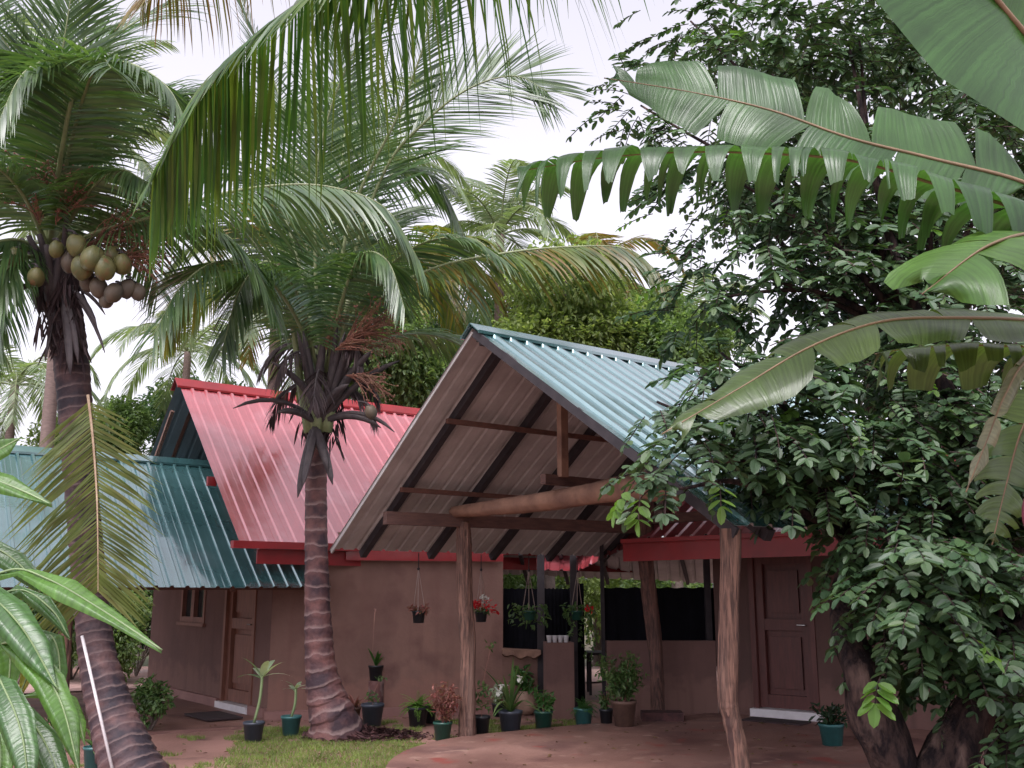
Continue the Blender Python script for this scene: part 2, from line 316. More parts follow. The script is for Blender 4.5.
# ------------------------------------------------------------------ corrugated sheet
def sheet(name, r0, r1, e0, e1, top, under, parent, period=.19, nseg=8, h=.024):
    """ribs run from the ridge edge r0-r1 down to the eave edge e0-e1"""
    r0, r1, e0, e1 = map(V, (r0, r1, e0, e1)); mb = MB()
    nrm = (r1-r0).cross(e0-r0).normalized()
    if nrm.z < 0: nrm = -nrm
    Lr = max((r1-r0).length, (e1-e0).length); cnt = int(Lr/period)
    prof = [0, .0, .52, .62, .82, .92]; hs = [0, 0, 0, 1, 1, 0]
    us = []
    for i in range(cnt):
        for a, b in ((.0, 0), (.30, 0), (.34, .12), (.42, .12), (.46, 0), (.66, 0), (.74, 1), (.90, 1), (.98, 0)): us.append(((i+a)/cnt, b if b == 1 else b*.4))
    us.append((1, 0))
    for lay, (off, mi) in enumerate(((0, 0), (-.006, 1))):
        vs = []; fs = []
        for k in range(nseg+1):
            t = k/nseg
            for (u, b) in us:
                wob = .006*MN.noise(V((u*9, t*7, 3.1)))
                vs.append(lerp(lerp(r0, r1, u), lerp(e0, e1, u), t)+nrm*(b*h+off+wob))
        n = len(us)
        for k in range(nseg):
            for j in range(n-1):
                q = k*n+j; fs.append((q, q+1, q+n+1, q+n) if lay == 0 else (q, q+n, q+n+1, q+1))
        mb.add(vs, fs, mi)
    return mb.build(name, [top, under], parent)
def wallseg(mb, a, b, z0, z1, th=.18, mi=0):
    a = V((a.x, a.y, 0)); b = V((b.x, b.y, 0)); d = (b-a).normalized(); n = V((-d.y, d.x, 0))
    if n.y < 0: n = -n
    p = [a, b, b+n*th, a+n*th]
    mb.hexa([q+Z*z0 for q in p]+[q+Z*z1 for q in p], mi)

uD = V((.8, .6, 0)); vD = V((.6, -.8, 0))

# ================================================================== GROUND
def grid(name, x0, x1, y0, y1, nx, ny, zf, m):
    mb = MB(); vs = []; fs = []
    for j in range(ny+1):
        for i in range(nx+1):
            x = lerp(x0, x1, i/nx); y = lerp(y0, y1, j/ny); vs.append(V((x, y, zf(x, y))))
    for j in range(ny):
        for i in range(nx):
            q = j*(nx+1)+i; fs.append((q, q+1, q+nx+2, q+nx+1))
    mb.add(vs, fs); return mb.build(name, m, None, True)
M['earth'] = mat('red_earth', (.27, .15, .118), (.185, .095, .078), .7, .9, 9, .4, 24, extra=[((.32, .17, .14), .6, .5, .66), ((.11, .055, .045), 1.7, .58, .7)], rvar=.2)
M['apron'] = mat('red_cement', (.265, .145, .115), (.185, .098, .08), .55, .9, 10, .35, 45, extra=[((.14, .07, .06), 1.3, .52, .66), ((.32, .20, .16), 5, .6, .7), ((.24, .065, .052), 1.9, .62, .68)], rvar=.25)
M['earth_far'] = mat('far_ground', (.07, .10, .035), (.10, .06, .04), .9, .3, 8, .4, 10)
g = grid('far_ground', -900, 900, -200, 1500, 40, 40, lambda x, y: -.05, 'earth_far'); tag(g, kind='structure')
def gz(x, y): return .015*MN.noise(V((x*.8, y*.8, 0)))+.006*MN.noise(V((x*4, y*4, 2)))-.01
g = grid('ground', -16, 16, -6, 22, 160, 140, gz, 'earth'); tag(g, kind='structure')
# red cement apron under the porch, curved edge
edge = [G(372, 840), G(384, 775), G(400, 757), G(430, 746), G(470, 738.5), (G(520, 733.5)), G(570, 728.5), G(610, 725), G(640, 722.5), G(700, 717)]
edge = cr(edge, 40)
poly = edge+[V((2.6, 13.4, 0)), V((9, 9, 0)), V((9, 2, 0)), V((0, 1.0, 0)), V((-1.2, 2.5, 0))]
mb = MB(); n = len(poly); top = [V((p.x, p.y, .035)) for p in poly]; bot = [V((p.x, p.y, -.06)) for p in poly]
mb.add(top+bot, [tuple(range(n-1, -1, -1))]+[(i, (i+1) % n, n+(i+1) % n, n+i) for i in range(n)])
o = mb.build('porch_floor', 'apron'); tag(o, kind='structure')
# raised red cement verandah floor to the left
mb = MB(); pl = [V((-3.1, 12.9, 0)), V((-6.05, 16.7, 0)), V((-12, 12.5, 0)), V((-9, 8.6, 0)), V((-4.4, 11.6, 0)), V((-3.0, 12.3, 0))]
n = len(pl); mb.add([p+Z*.02 for p in pl]+[p-Z*.05 for p in pl], [tuple(range(n-1, -1, -1))]+[(i, (i+1) % n, n+(i+1) % n, n+i) for i in range(n)])
o = mb.build('verandah_floor', 'apron'); tag(o, kind='structure')
M['path'] = mat('pale_path', (.50, .33, .29), (.36, .22, .19), .8, 2, 8, .3)
mb = MB(); pl = [V((-16, 16.5, 0)), V((-3, 20, 0)), V((8, 22, 0)), V((8, 18.5, 0)), V((-2, 17.8, 0)), V((-6.1, 16.9, 0)), V((-12, 13.6, 0))]
mb.add([p+Z*.016 for p in pl], [tuple(range(len(pl)-1, -1, -1))]); o = mb.build('path', 'path'); tag(o, kind='structure')

# ================================================================== MAIN HOUSE (red roof)
HL = V((-3.1, 13.05, 0)); HB = P(153, 600, 16.7); HB.z = 0
W1e = P(503, 600, 13.75); W1e.z = 0; W1f = P(545, 600, 13.82); W1f.z = 0
house = thing('house', 'brown mud-plastered house with a red corrugated roof behind the ringed palm trunk', 'house', HL)
mb = MB(); wallseg(mb, HL, W1e, -.05, 2.35); wallseg(mb, W1e+(W1f-W1e).normalized()*.002, W1f, -.05, .80); mb.build('wall', 'wall', house)
# side wall with door opening and window opening
dv = (HL-HB).normalized(); LW = (HL-HB).length
def SW(t): return HB+dv*t
# opening positions from pixels along the side wall
def tpx(px):   # intersect pixel column with side wall
    best = min((abs(((512+FPX*q.x/(q.y*math.cos(PITCH)+(1.2-1.6)*math.sin(PITCH)))-px)), t) for t in [i*.01 for i in range(int(LW*100))] for q in [SW(t)])
    return best[1]
tw0, tw1, td0, td1 = tpx(181), tpx(205), tpx(225), tpx(256)
mb = MB()
wallseg(mb, SW(-.0), SW(tw0), -.05, 2.6, .18); wallseg(mb, SW(tw0+.001), SW(tw1), -.05, 1.12, .18); wallseg(mb, SW(tw0+.001), SW(tw1), 1.95, 2.6, .18)
wallseg(mb, SW(tw1+.001), SW(td0), -.05, 2.6, .18); wallseg(mb, SW(td0+.001), SW(td1), 2.12, 2.6, .18); wallseg(mb, SW(td1+.001), SW(LW-.01), -.05, 2.6, .18)
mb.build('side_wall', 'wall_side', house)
mb = MB(); nd = V((-dv.y, dv.x, 0)); nd = -nd if nd.y > 0 else nd
wallseg(mb, HB+nd*.06-dv*.05, SW(td0)+nd*.06, -.05, .13, .059); wallseg(mb, SW(td1)+nd*.06, HL+nd*.06, -.05, .13, .059)
wallseg(mb, HL-uD*.02+V((0, -.07, 0)), W1e+V((0, -.07, 0)), -.05, .10, .068); wallseg(mb, W1e+V((.002, -.07, 0)), W1f+V((0, -.07, 0)), -.05, .10, .068)
mb.build('skirting', 'skirt', house)
# gable infill & back walls (block light)
mb = MB(); BK = HL+V((-.6, .8, 0))*0 + uD*0
back0 = HB+uD*.2; wallseg(mb, HB+V((.4, .3, 0)), HB+V((.4, .3, 0))+uD*5.0, 0, 2.3); mb.build('back_wall', 'wall_shaded', house)
def panel_door(parent, a, b, z0, z1, outn, m, hand=1, dark_edge=False):
    """a,b ground points of the opening; outn = outward normal"""
    d = (b-a).normalized(); W = (b-a).length; H = z1-z0
    def Q(x, z, o): return a+d*x+Z*z+outn*o
    def slab(mb, x0, x1, za, zb, o0, o1): mb.hexa([Q(x0, za, o0), Q(x1, za, o0), Q(x1, za, o1), Q(x0, za, o1), Q(x0, zb, o0), Q(x1, zb, o0), Q(x1, zb, o1), Q(x0, zb, o1)])
    fr = MB(); fw = .07
    slab(fr, 0, fw, z0, z1, -.12, .02); slab(fr, W-fw, W, z0, z1, -.12, .02); slab(fr, fw+.001, W-fw-.001, z1-fw, z1, -.12, .02)
    df = fr.build('door_frame', m, parent)
    mb = MB(); x0, x1 = fw+.004, W-fw-.004; za, zb = z0+.01, z1-fw-.004
    slab(mb, x0, x1, za, zb, -.13, -.10)
    st = .1
    slab(mb, x0, x0+st, za, zb, -.0999, -.03); slab(mb, x1-st, x1, za, zb, -.0999, -.03)
    zm = z0+H*.52
    for (p, q) in ((za, za+.16), (zm-.07, zm+.07), (zb-.12, zb)): slab(mb, x0+st+.001, x1-st-.001, p, q, -.0999, -.034)
    for (p, q) in ((za+.24, zm-.15), (zm+.15, zb-.2)): slab(mb, x0+st+.05, x1-st-.05, p, q, -.0999, -.068)
    dr = mb.build('door', m, parent)
    hb = MB(); hx = (x1-.05) if hand > 0 else (x0+.05); c = Q(hx, zm, -.02)
    hb.beam(c+Z*.06, c-Z*.06, .035, .012); hb.tube([c+outn*.0, c+outn*.04, c+outn*.05-d*hand*.10], .009, 8)
    h = hb.build('handle', 'metal', dr); return dr
panel_door(house, SW(td0), SW(td1), .10, 2.11, nd, 'wood_l', 1)
mb = MB(); wallseg(mb, SW(td0)+nd*.08, SW(td1)+nd*.08, -.03, .10, .25); mb.build('door_step', 'step', house)
# window
mb = MB()
def slabw(mb, t0, t1, z0, z1, o0, o1, mi=0): mb.hexa([SW(t0)+nd*o0+Z*z0, SW(t1)+nd*o0+Z*z0, SW(t1)+nd*o1+Z*z0, SW(t0)+nd*o1+Z*z0, SW(t0)+nd*o0+Z*z1, SW(t1)+nd*o0+Z*z1, SW(t1)+nd*o1+Z*z1, SW(t0)+nd*o1+Z*z1], mi)
tm = (tw0+tw1)/2
for (p, q) in ((tw0, tw0+.07), (tm-.06, tm+.06), (tw1-.07, tw1)): slabw(mb, p, q, 1.12, 1.95, -.10, .015)
for (p, q) in ((tw0+.071, tm-.061), (tm+.061, tw1-.071)):
    slabw(mb, p, q, 1.12, 1.20, -.10, .014); slabw(mb, p, q, 1.87, 1.95, -.10, .014)
slabw(mb, tw0-.05, tw1+.05, 1.07, 1.119, -.0, .05)
wf = mb.build('window', 'frame', house)
for (p, q) in ((tw0+.071, tm-.061), (tm+.061, tw1-.071)):
    mb = MB(); slabw(mb, p, q, 1.20, 1.87, -.06, -.05); mb.build('pane', 'glass', wf)
# roof
E0 = P(240, 543, 12.25); zE = E0.z; R0 = E0-vD*2.63; R0 = P(178, 381, R0.y)
LEN = 6.9
dR = (P(415, 413, R0.y+.6*4.1)-R0); dR.z = 0; ridgeL = LEN
E1 = E0+uD*LEN; R1 = R0+uD*LEN
sheet('roof', R0, R1, E0, E1, 'red', 'under_blue', house, .20, 12)
RB0 = R0-vD*2.6; RB1 = R1-vD*2.6; RB0.z = RB1.z = zE+.1
sheet('rear_roof', R0, R1, RB0, RB1, 'red', 'under_blue', house, .20, 6)
def ridgecap(parent, a, b, m, w=.16, dz=.11, fr=vD):
    mb = MB(); a = a+Z*.035; b = b+Z*.035
    for k, s in enumerate((1, -1)):
        o = fr*s*w-Z*dz
        mb.hexa([a+o, b+o, b+Z*0, a+Z*0, a+o+Z*.012, b+o+Z*.012, b+Z*.012, a+Z*.012] if s > 0 else [b+o, a+o, a, b, b+o+Z*.012, a+o+Z*.012, a+Z*.012, b+Z*.012])
        # folded lip
        mb.beam(a+o+Z*.005, b+o+Z*.005, .02, .03)
    return mb.build('ridge_cap', m, parent)
ridgecap(house, R0-uD*.05, R1, 'fascia', .15, .15)
mb = MB(); fo = vD*.05
mb.beam(E0-uD*.12+fo-Z*.02, E1+fo-Z*.02, .10, .09); mb.beam(E0+uD*.25-vD*.06-Z*.155, E1-vD*.06-Z*.20, .03, .18)
mb.build('gutter', 'fascia', house)
mb = MB(); a_ = lerp(HL, W1e, .30)+V((.02, -.10, 0)); b_ = W1e+V((0, -.10, 0)); a_.z = P(390, 554.5, a_.y).z; b_.z = P(500, 556, b_.y).z; mb.beam(a_, b_, .04, .15); mb.build('eave_board', 'fascia', house)
mb = MB(); mb.beam(R0+uD*.35-Z*.02-vD*.05, RB0.lerp(R0, .02)+uD*.35, .05, .07)
for t in (.42, .86): q = lerp(R0, RB0, t); mb.beam(q-Z*.06, q+uD*2-Z*.06, .05, .05)
pl = MB(); pl.beam(R0+uD*.02-vD*.22-Z*.42, R0-vD*2.1-Z*2.3+uD*.02, .05, .05)
mb.build('rafter', 'purlin', house); pl.build('gable_strut', 'log', house)
mb = MB()  # gable infill wall set back
a = R0+uD*1.2-Z*.12; b = E0+uD*1.2-vD*.7; c = RB0+uD*1.2
mb.add([a, V((b.x, b.y, b.z+.45)), V((b.x, b.y, 2.1)), V((c.x, c.y, 2.1)), c-Z*.05+V((.2, -.2, .1))], [(0, 1, 2, 3, 4)]); mb.build('gable_wall', 'wall', house)
mb = MB(); q = lerp(R0, E0, .62)-uD*.02-Z*.1; mb.box(q, .12, .06, .12, uD); mb.build('bracket', 'fascia', house)

# ================================================================== TEAL VERANDAH ROOF (left)
annex = thing('verandah', 'low teal corrugated verandah roof left of the red roofed house', 'verandah', G(57, 742))
TE = P(306, 587.5, 12.62); TR = P(217, 464, 15.05)
TE0 = TE-uD*8; TR0 = TR-uD*8
sheet('roof', TR0, TR+uD*.9, TE0, TE+uD*.35, 'teal', 'under', annex, .19, 12)
TB = TR-vD*2.4; TB.z = 2.0
sheet('rear_roof', TR0, TR+uD*.4, TB-uD*8, TB+uD*.4, 'teal', 'under', annex, .19, 4)
ridgecap(annex, TR0, TR+uD*.7, 'teal', .16, .11)
vp = G(57, 742)
mb = MB(); mb.tube(cr([vp-Z*.05, vp+V((.0, 0, .8)), vp+V((-.04, 0, 1.62))], 14), [.075-.01*i/13 for i in range(14)], 10, 0, .2, 3); mb.build('post', 'log', annex, True)
q = TE-uD*6.9-vD*.12-Z*.1
mb = MB(); mb.beam(TE-uD*7.5-vD*.2-Z*.09+Z*.1, TE+uD*.2-vD*.2-Z*.09+Z*.1, .05, .08)
mb.build('purlin', 'purlin', annex)
for t in (.9, 2.3, 3.7, 5.1, 6.5):
    mb = MB(); mb.beam(TE-uD*t-vD*.1-Z*.02, TR-uD*t-Z*.13, .05, .08); mb.build('rafter', 'purlin', annex)

# ================================================================== RIGHT WING with kitchen
w0 = P(714, 600, 13.45); w0.z = 0; wd = V((.78, -.62, 0)).normalized(); wn = V((-wd.y, wd.x, 0)); wn = -wn if wn.y > 0 else wn
wing = thing('house_wing', 'brown, shade-tinted right wing with red fascia, panelled door and open kitchen', 'building', w0)
def tcol(px, a, d, z=1.0):
    best = (1e9, 0)
    for i in range(0, 700):
        q = a+d*(i*.01)
        x = 512+FPX*q.x/(q.y*math.cos(PITCH)+(z-1.6)*math.sin(PITCH))
        if abs(x-px) < best[0]: best = (abs(x-px), i*.01)
    return best[1]
ta, tb = tcol(751, w0, wd), tcol(816, w0, wd)
mb = MB(); wallseg(mb, w0, w0+wd*ta, -.05, 2.5); wallseg(mb, w0+wd*(ta+.001), w0+wd*tb, 2.13, 2.5); wallseg(mb, w0+wd*(tb+.001), w0+wd*6, -.05, 2.5)
mb.build('wall', 'wall_shaded', wing)
panel_door(wing, w0+wd*ta, w0+wd*tb, .13, 2.12, wn, 'wood', 1)
mb = MB(); wallseg(mb, w0+wd*(ta-.02)+wn*.10, w0+wd*(tb+.05)+wn*.10, .0, .13, .25); mb.build('door_step', 'step', wing)
# roof and fascia
F0 = P(638, 541, 12.75); F1 = P(872, 533, 10.9); fd = (F1-F0); fd.z = 0; fd.normalize(); bk = V((-fd.y, fd.x, 0)); bk = bk if bk.y > 0 else -bk
F2 = F0+fd*6; F2.z = F1.z+.05
mb = MB(); mb.beam(F0-fd*.22-Z*.13, F2-Z*.13, .03, .25); mb.beam(F0-fd*.2-Z*.0-bk*.05, F2-Z*.0-bk*.05, .10, .05); mb.build('fascia', 'fascia', wing)
RG0 = F0+bk*2.4+Z*1.35; RG1 = F2+bk*2.4+Z*1.35
sheet('roof', RG0, RG1, F0+Z*.03, F2+Z*.03, 'red', 'under', wing, .2, 8)
RR0 = RG0+bk*2.6; RR1 = RG1+bk*2.6; RR0.z = RR1.z = 1.72
sheet('rear_roof', RG0-fd*1.6, RG1, RR0-fd*2.0, RR1, 'red', 'under', wing, .2, 8)
ridgecap(wing, RG0, RG1, 'fascia', .16, .1, bk)
# valley sheet between the two roofs
sheet('valley_sheet', P(580, 550, 14.9), P(640, 520, 13.8), P(574, 573, 14.25), P(640, 541, 13.05), 'red', 'under', wing, .2, 4)
sheet('valley_sheet', P(536, 552, 14.8), P(580, 552, 14.8), P(537, 570, 14.1), P(577, 571, 14.2), 'red', 'under', wing, .2, 4)
sheet('lean_to_roof', P(496, 545, 14.45), P(720, 545, 13.9), P(500, 574, 17.2), P(722, 583, 16.8), 'red', 'under', wing, .2, 6)
# half wall, pillar block
hw0 = P(606, 600, 13.42); hw1 = w0.copy(); hw0.z = 0
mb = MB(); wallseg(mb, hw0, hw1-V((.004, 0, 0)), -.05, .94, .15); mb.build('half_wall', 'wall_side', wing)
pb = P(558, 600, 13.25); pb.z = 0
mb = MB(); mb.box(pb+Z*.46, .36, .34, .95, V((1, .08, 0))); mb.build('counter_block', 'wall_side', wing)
# dark posts
for (px, d, w) in ((541, 13.7, .10), (574, 13.6, .09), (603, 13.56, .05), (709, 13.5, .08)):
    q = P(px, 600, d); mb = MB(); mb.beam(V((q.x, q.y+.08, 0)), V((q.x, q.y+.08, 2.35)), w, w, up=V((0, 1, 0))); mb.build('post', 'rafter', wing)
for px in (520, 560, 600, 640, 680):
    mb = MB(); mb.beam(P(px, 551, 14.2)-Z*.03, P(px+8, 583, 16.7)-Z*.0, .05, .06); mb.build('rafter', 'rafter', wing)
# wavy sill board
mb = MB(); n = 14; vs = []
a = P(502, 649, 13.6); b = P(541, 651, 13.6)
for i in range(n+1):
    t = i/n; q = lerp(a, b, t); dz = -.055-.035*math.sin(t*PI*1.0)-.02*math.sin(t*17)
    vs += [q, q+Z*dz+V((0, -.05, 0)), q+V((0, .12, 0.01)), q+Z*(dz-.02)+V((0, .0, 0))]
fs = []
for i in range(n):
    k = i*4; fs += [(k, k+1, k+5, k+4), (k, k+4, k+6, k+2), (k+1, k+3, k+7, k+5), (k+3, k+2, k+6, k+7)]
mb.add(vs, fs); mb.build('window_sill', 'logbeam', wing)
# black shade cloths (things of their own)
def cloth(pxa, da, pxb, db, z0, z1, label, cat='shade cloth'):
    a = P(pxa, 600, da); b = P(pxb, 600, db); mb = MB(); vs = []; fs = []; nx, nz = 24, 6; vs2 = []
    for k in range(nz+1):
        for i in range(nx+1):
            q = lerp(a, b, i/nx); z = lerp(z0, z1, k/nz)
            if k == nz: z -= .02*abs(math.sin(i*.9))
            f = .02*math.sin(i*1.9+k*.2)
            vs.append(V((q.x, q.y+f, z))); vs2.append(V((q.x, q.y+f+.006, z)))
    n = len(vs); vs += vs2
    for k in range(nz):
        for i in range(nx):
            q = k*(nx+1)+i; fs.append((q, q+1, q+nx+2, q+nx+1)); fs.append((n+q, n+q+nx+1, n+q+nx+2, n+q+1))
    mb.add(vs, fs); o = mb.build('shade_cloth', 'black', None, True, V((a.x, a.y, z0))); return tag(o, label, cat, 'black shade cloths of the kitchen')
cloth(498, 14.15, 545, 14.2, .5, 1.63, 'black cloth filling the window above the wavy wooden sill')
cloth(545, 13.75, 573, 13.75, .5, 1.63, 'black cloth hanging behind the four white cups')
cloth(570, 13.95, 584, 13.95, 0.0, 1.70, 'narrow black cloth strip hanging to the floor left of the gateway')
cloth(602, 13.66, 716, 13.64, .6, 1.64, 'wide black cloth above the half wall behind the leaning post')
# cups
cupm = MB(); cupm.lathe((0, 0, 0), [(.026, 0), (.037, .085), (.039, .087), (.034, .084), (.023, .006)], 12)
cups = []
for i, px in enumerate((549, 554.5, 560, 565.5)):
    q = P(px, 600, 13.12); q.z = .936
    if i == 0: c = cupm.build('cup', 'white', None, True); 
    else: c = cups[0].copy(); COL.objects.link(c)
    c.location = q; cups.append(c)
    tag(c, 'small white cup in the row of four on the brown counter block', 'cup', 'row of white cups on the counter block')
# small table seen through gateway
q = G(593, 708); t = thing('table', 'small dark table seen through the gateway beyond the kitchen', 'table', V((q.x+.6, 16.2, 0)))
b = WL[t.name]; mb = MB(); mb.box(b+Z*.62, 1.1, .6, .04); mb.build('tabletop', 'rafter', t)
for sx in (-1, 1):
    for sy in (-1, 1): mb = MB(); mb.beam(b+V((sx*.5, sy*.25, 0)), b+V((sx*.5, sy*.25, .6)), .04, .04, up=V((0, 1, 0))); mb.build('leg', 'rafter', t)
# door mats
def doormat(c, ax, w, h, label):
    mb = MB(); mb.box(V((c.x, c.y, .045)), w, h, .02, ax); o = mb.build('doormat', 'mat', None, False, V((c.x, c.y, .035))); tag(o, label, 'doormat')
doormat(G(783, 724)+V((-.1, -.08, 0)), wd, .75, .32, 'dark doormat lying before the right hand door with white step')
doormat(G(222, 719)+V((-.1, -.05, -.01)), dv, .8, .45, 'dark doormat on the verandah floor by the left wooden door')
q = G(662, 723)
mb = MB(); mb.box(V((q.x, q.y, .085)), .5, .3, .10, V((1, -.05, 0))); o = mb.build('block', 'mulch', None, False, V((q.x, q.y, .035))); tag(o, 'flat dark brick lying at the foot of the leaning rear post', 'brick')

# ================================================================== PORCH
pA = V((-2.08, 11.4, 0)); PEz = P(330, 549, 11.4).z
porch = thing('porch', 'open timber porch with teal corrugated gable roof on rough log posts', 'porch', G(467, 738))
def PW(u, v, z): q = pA+uD*u+vD*v; q.z = z; return q
AP = P(470, 328, 9.14); zA = AP.z; vA = 2.83; vR = 5.95; zR = P(738, 525, 6.64).z
LU = 5.1
sheet('roof_sheet', PW(0, vA, zA), PW(LU, vA, zA), PW(0, 0, PEz), PW(LU-.35, 0, PEz), 'teal', 'under', porch, .19, 10)
sheet('roof_sheet', PW(0, vA, zA), PW(LU, vA, zA), PW(0, vR, zR), PW(LU, vR, zR), 'teal', 'under', porch, .19, 10)
ridgecap(porch, PW(-.03, vA, zA), PW(LU, vA, zA), 'teal', .15, .11)
def zl(v): return lerp(PEz, zA, v/vA)
def zr(v): return lerp(zA, zR, (v-vA)/(vR-vA))
for i, u in enumerate((.42, 1.35, 2.28, 3.2, 4.15)):
    mb = MB(); mb.beam(PW(u, .0, PEz-.055), PW(u, vA, zA-.055), .075, .085, up=uD.cross(V((0, 0, 1)))); mb.build('rafter', 'rafter', porch)
    mb = MB(); mb.beam(PW(u, vR-.05, zR-.055), PW(u, vA, zA-.055), .075, .085, up=uD.cross(V((0, 0, 1)))); mb.build('rafter', 'rafter', porch)
for v in (1.05, 1.95):
    mb = MB(); mb.beam(PW(.3, v, zl(v)-.13), PW(LU-.3, v, zl(v)-.13), .05, .05); mb.build('purlin', 'purlin', porch)
for v in (3.8, 4.9):
    mb = MB(); mb.beam(PW(.3, v, zr(v)-.13), PW(LU-.3, v, zr(v)-.13), .05, .05); mb.build('purlin', 'purlin', porch)
mb = MB(); mb.beam(PW(.1, vA, zA-.12), PW(LU-.1, vA, zA-.12), .05, .07); mb.build('ridge_beam', 'rafter', porch)
mb = MB(); mb.beam(PW(.01, vA+.02, zA-.055), PW(.01, vR, zR-.055), .025, .075); mb.build('bargeboard', 'rafter', porch)
mb = MB(); mb.beam(PW(.02, vA-.02, zA-.03), PW(.02, 0, PEz-.03), .02, .05); mb.build('bargeboard', 'under', porch)
# log posts
def logpost(name, prs, parent, m='log', seed=1, nz=.22, n=26, cnt=110):
    pts = cr([p for p, r in prs], cnt); k = len(prs)-1
    rad = []
    for i in range(cnt):
        u = i/(cnt-1)*k; j = min(int(u), k-1); rad.append(lerp(prs[j][1], prs[j+1][1], u-j)*(1+.05*MN.noise(V((i*.35, seed, 0)))))
    def fn(L, t):
        c, q = math.cos(t), math.sin(t)
        return 1+.9*nz*MN.noise(V((c*2.2+seed, q*2.2, L*1.1)))+.35*nz*MN.noise(V((c*7+seed, q*7, L*2.2)))+.7*nz*max(0, MN.noise(V((c*1.5, q*1.5+seed, L*3.3)))-.25)
    mb = MB(); mb.tube(pts, rad, n, 0, 0, seed, 1, True, fn); return mb.build(name, m, parent, True)
d = 11.38; s = d/1006
qa = G(467.5, 738)
logpost('post', [(qa, .105), (P(467.5, 700, d), .09), (P(468, 650, d), .085), (P(465, 600, d), .085), (P(464, 545, d), .082), (P(463, 522, d), .075)], porch, seed=2)
qb = G(658, 721)
logpost('post', [(qb, .085), (P(656, 660, 13.05), .09), (P(650, 600, 13.0), .095), (P(644, 540, 12.9), .105), (P(645, 505, 12.85), .12), (P(641, 497, 12.85), .115)], porch, m='log_d', seed=5)
d = 6.72
logpost('post', [(P(747, 848, d), .068), (P(742, 770, d), .062), (P(732, 720, d), .060), (P(728, 698, d), .062), (P(729, 655, d), .062), (P(729.5, 600, d), .061), (P(731, 560, d), .066), (P(731, 529, d), .068)], porch, seed=9, nz=.3, n=18)
# beams
a = P(385, 516, 10.8); b = P(648, 527, 13.0); mb = MB(); mb.beam(a-Z*.02, b-Z*.02, .09, .14); mb.build('beam', 'beam', porch)
logpost('log_beam', [(P(453, 512, 11.3), .06), (P(490, 508, 10.8), .085), (P(540, 502, 10.2), .10), (P(590, 494, 9.6), .10), (P(625, 489, 9.2), .12), (P(690, 486, 8.4), .12)], porch, 'logbeam', 12, .12)
mb = MB(); q = P(563, 477, 9.85); mb.beam(q, V((q.x, q.y, zA-.15)), .09, .07, up=vD); mb.build('king_post', 'logbeam', porch)
mb = MB(); mb.beam(P(543, 479, 9.75), P(650, 489, 10.9), .07, .10); mb.build('short_beam', 'beam', porch)
mb = MB(); a = P(650, 520, 12.9); mb.beam(a, a+vD*4.2, .08, .12); mb.build('beam', 'beam', porch)
mb = MB(); mb.beam(P(706, 505, 7.3), P(734, 526, 6.74), .05, .08); mb.build('brace', 'beam', porch)

# ================================================================== LEAF AND FROND TOOLS
FD = 1.0
def frond(name, pts, L, parent, mats=('frond', 'rachis'), n=70, droop=.5, w=.028, r0=.028, lift=.25, t0=.16, seg=4, side=None, asym=(1, 1), hang=0, tip=.3, jit=.12, keep=1.0, bare=None, angs=(28, 60), tw=.35):
    N = 48; sp = cr(pts, N); mb = MB()
    for i in range(n):
        t = t0+(1-t0)*(i+U(-.2, .2))/n; t = min(max(t, t0), .995); x = t*(N-1); j = min(int(x), N-2)
        p = lerp(sp[j], sp[j+1], x-j); T = (sp[min(j+2, N-1)]-sp[max(j-1, 0)]).normalized()
        S = T.cross(Z)
        if S.length < .25: S = (side or V((1, .2, 0)))-T*(side or V((1, .2, 0))).dot(T)
        S.normalize()
        if side is not None: S2 = side-T*side.dot(T); S = S2.normalized()
        Nn = S.cross(T)
        if Nn.z < 0 and side is None: Nn = -Nn
        tt = (t-t0)/(1-t0)
        prof = (.55+.45*min(1, tt/.25))*(1-(1-tip)*max(0, (tt-.45)/.55)**1.5)
        for sd in (1, -1):
            if R() > keep: continue
            l = L*prof*U(1-jit*1.5, 1+jit)*asym[0 if sd > 0 else 1]
            ang = math.radians(lerp(angs[0], angs[1], tt)+U(-5, 5))
            d = (S*sd*math.cos(ang)+T*math.sin(ang)+Nn*(lift+U(-.08, .08))-Z*hang).normalized()
            Wd = (T-d*T.dot(d)); 
            if Wd.length < .05: Wd = Nn.copy()
            Wd.normalize(); Wd = Quaternion(d, U(-tw, tw)+.35*sd) @ Wd
            ww = w*U(.8, 1.15)*(.7+.3*prof); q = p.copy(); vs = []; sl = l/seg; dr = droop*U(.8, 1.2)
            for k in range(seg+1):
                f = k/seg; pw = ww*(.55+.9*f if f < .3 else (.82+.18*(1-f)) if f < .6 else (1-f)/.4*.88)
                pw = max(pw, .001)*.5
                W2 = (Wd-d*Wd.dot(d)).normalized()
                vs += [q+W2*pw, q-W2*pw]
                if k < seg:
                    q = q+d*sl
                    d = (d+V((U(-.03, .03), U(-.03, .03), -dr*(.35+.9*f)))).normalized()
            mb.add(vs, [(2*k, 2*k+1, 2*k+3, 2*k+2) for k in range(seg)], 0)
    rr = [max(.004, r0*(1-i/(N-1))**.8) for i in range(N)]
    mb.tube(sp, rr, 6, 1)
    return mb.build(name, list(mats), parent, True)
def arch(base, az, el, L, sag, n=6, curl=0):
    d = V((math.cos(az)*math.cos(el), math.sin(az)*math.cos(el), math.sin(el))); p = V(base); out = [p.copy()]
    for i in range(n):
        p = p+d*(L/n); out.append(p.copy()); d = (d+V((0, 0, -sag/n*(.5+1.0*i/n)*2))).normalized()
    return out
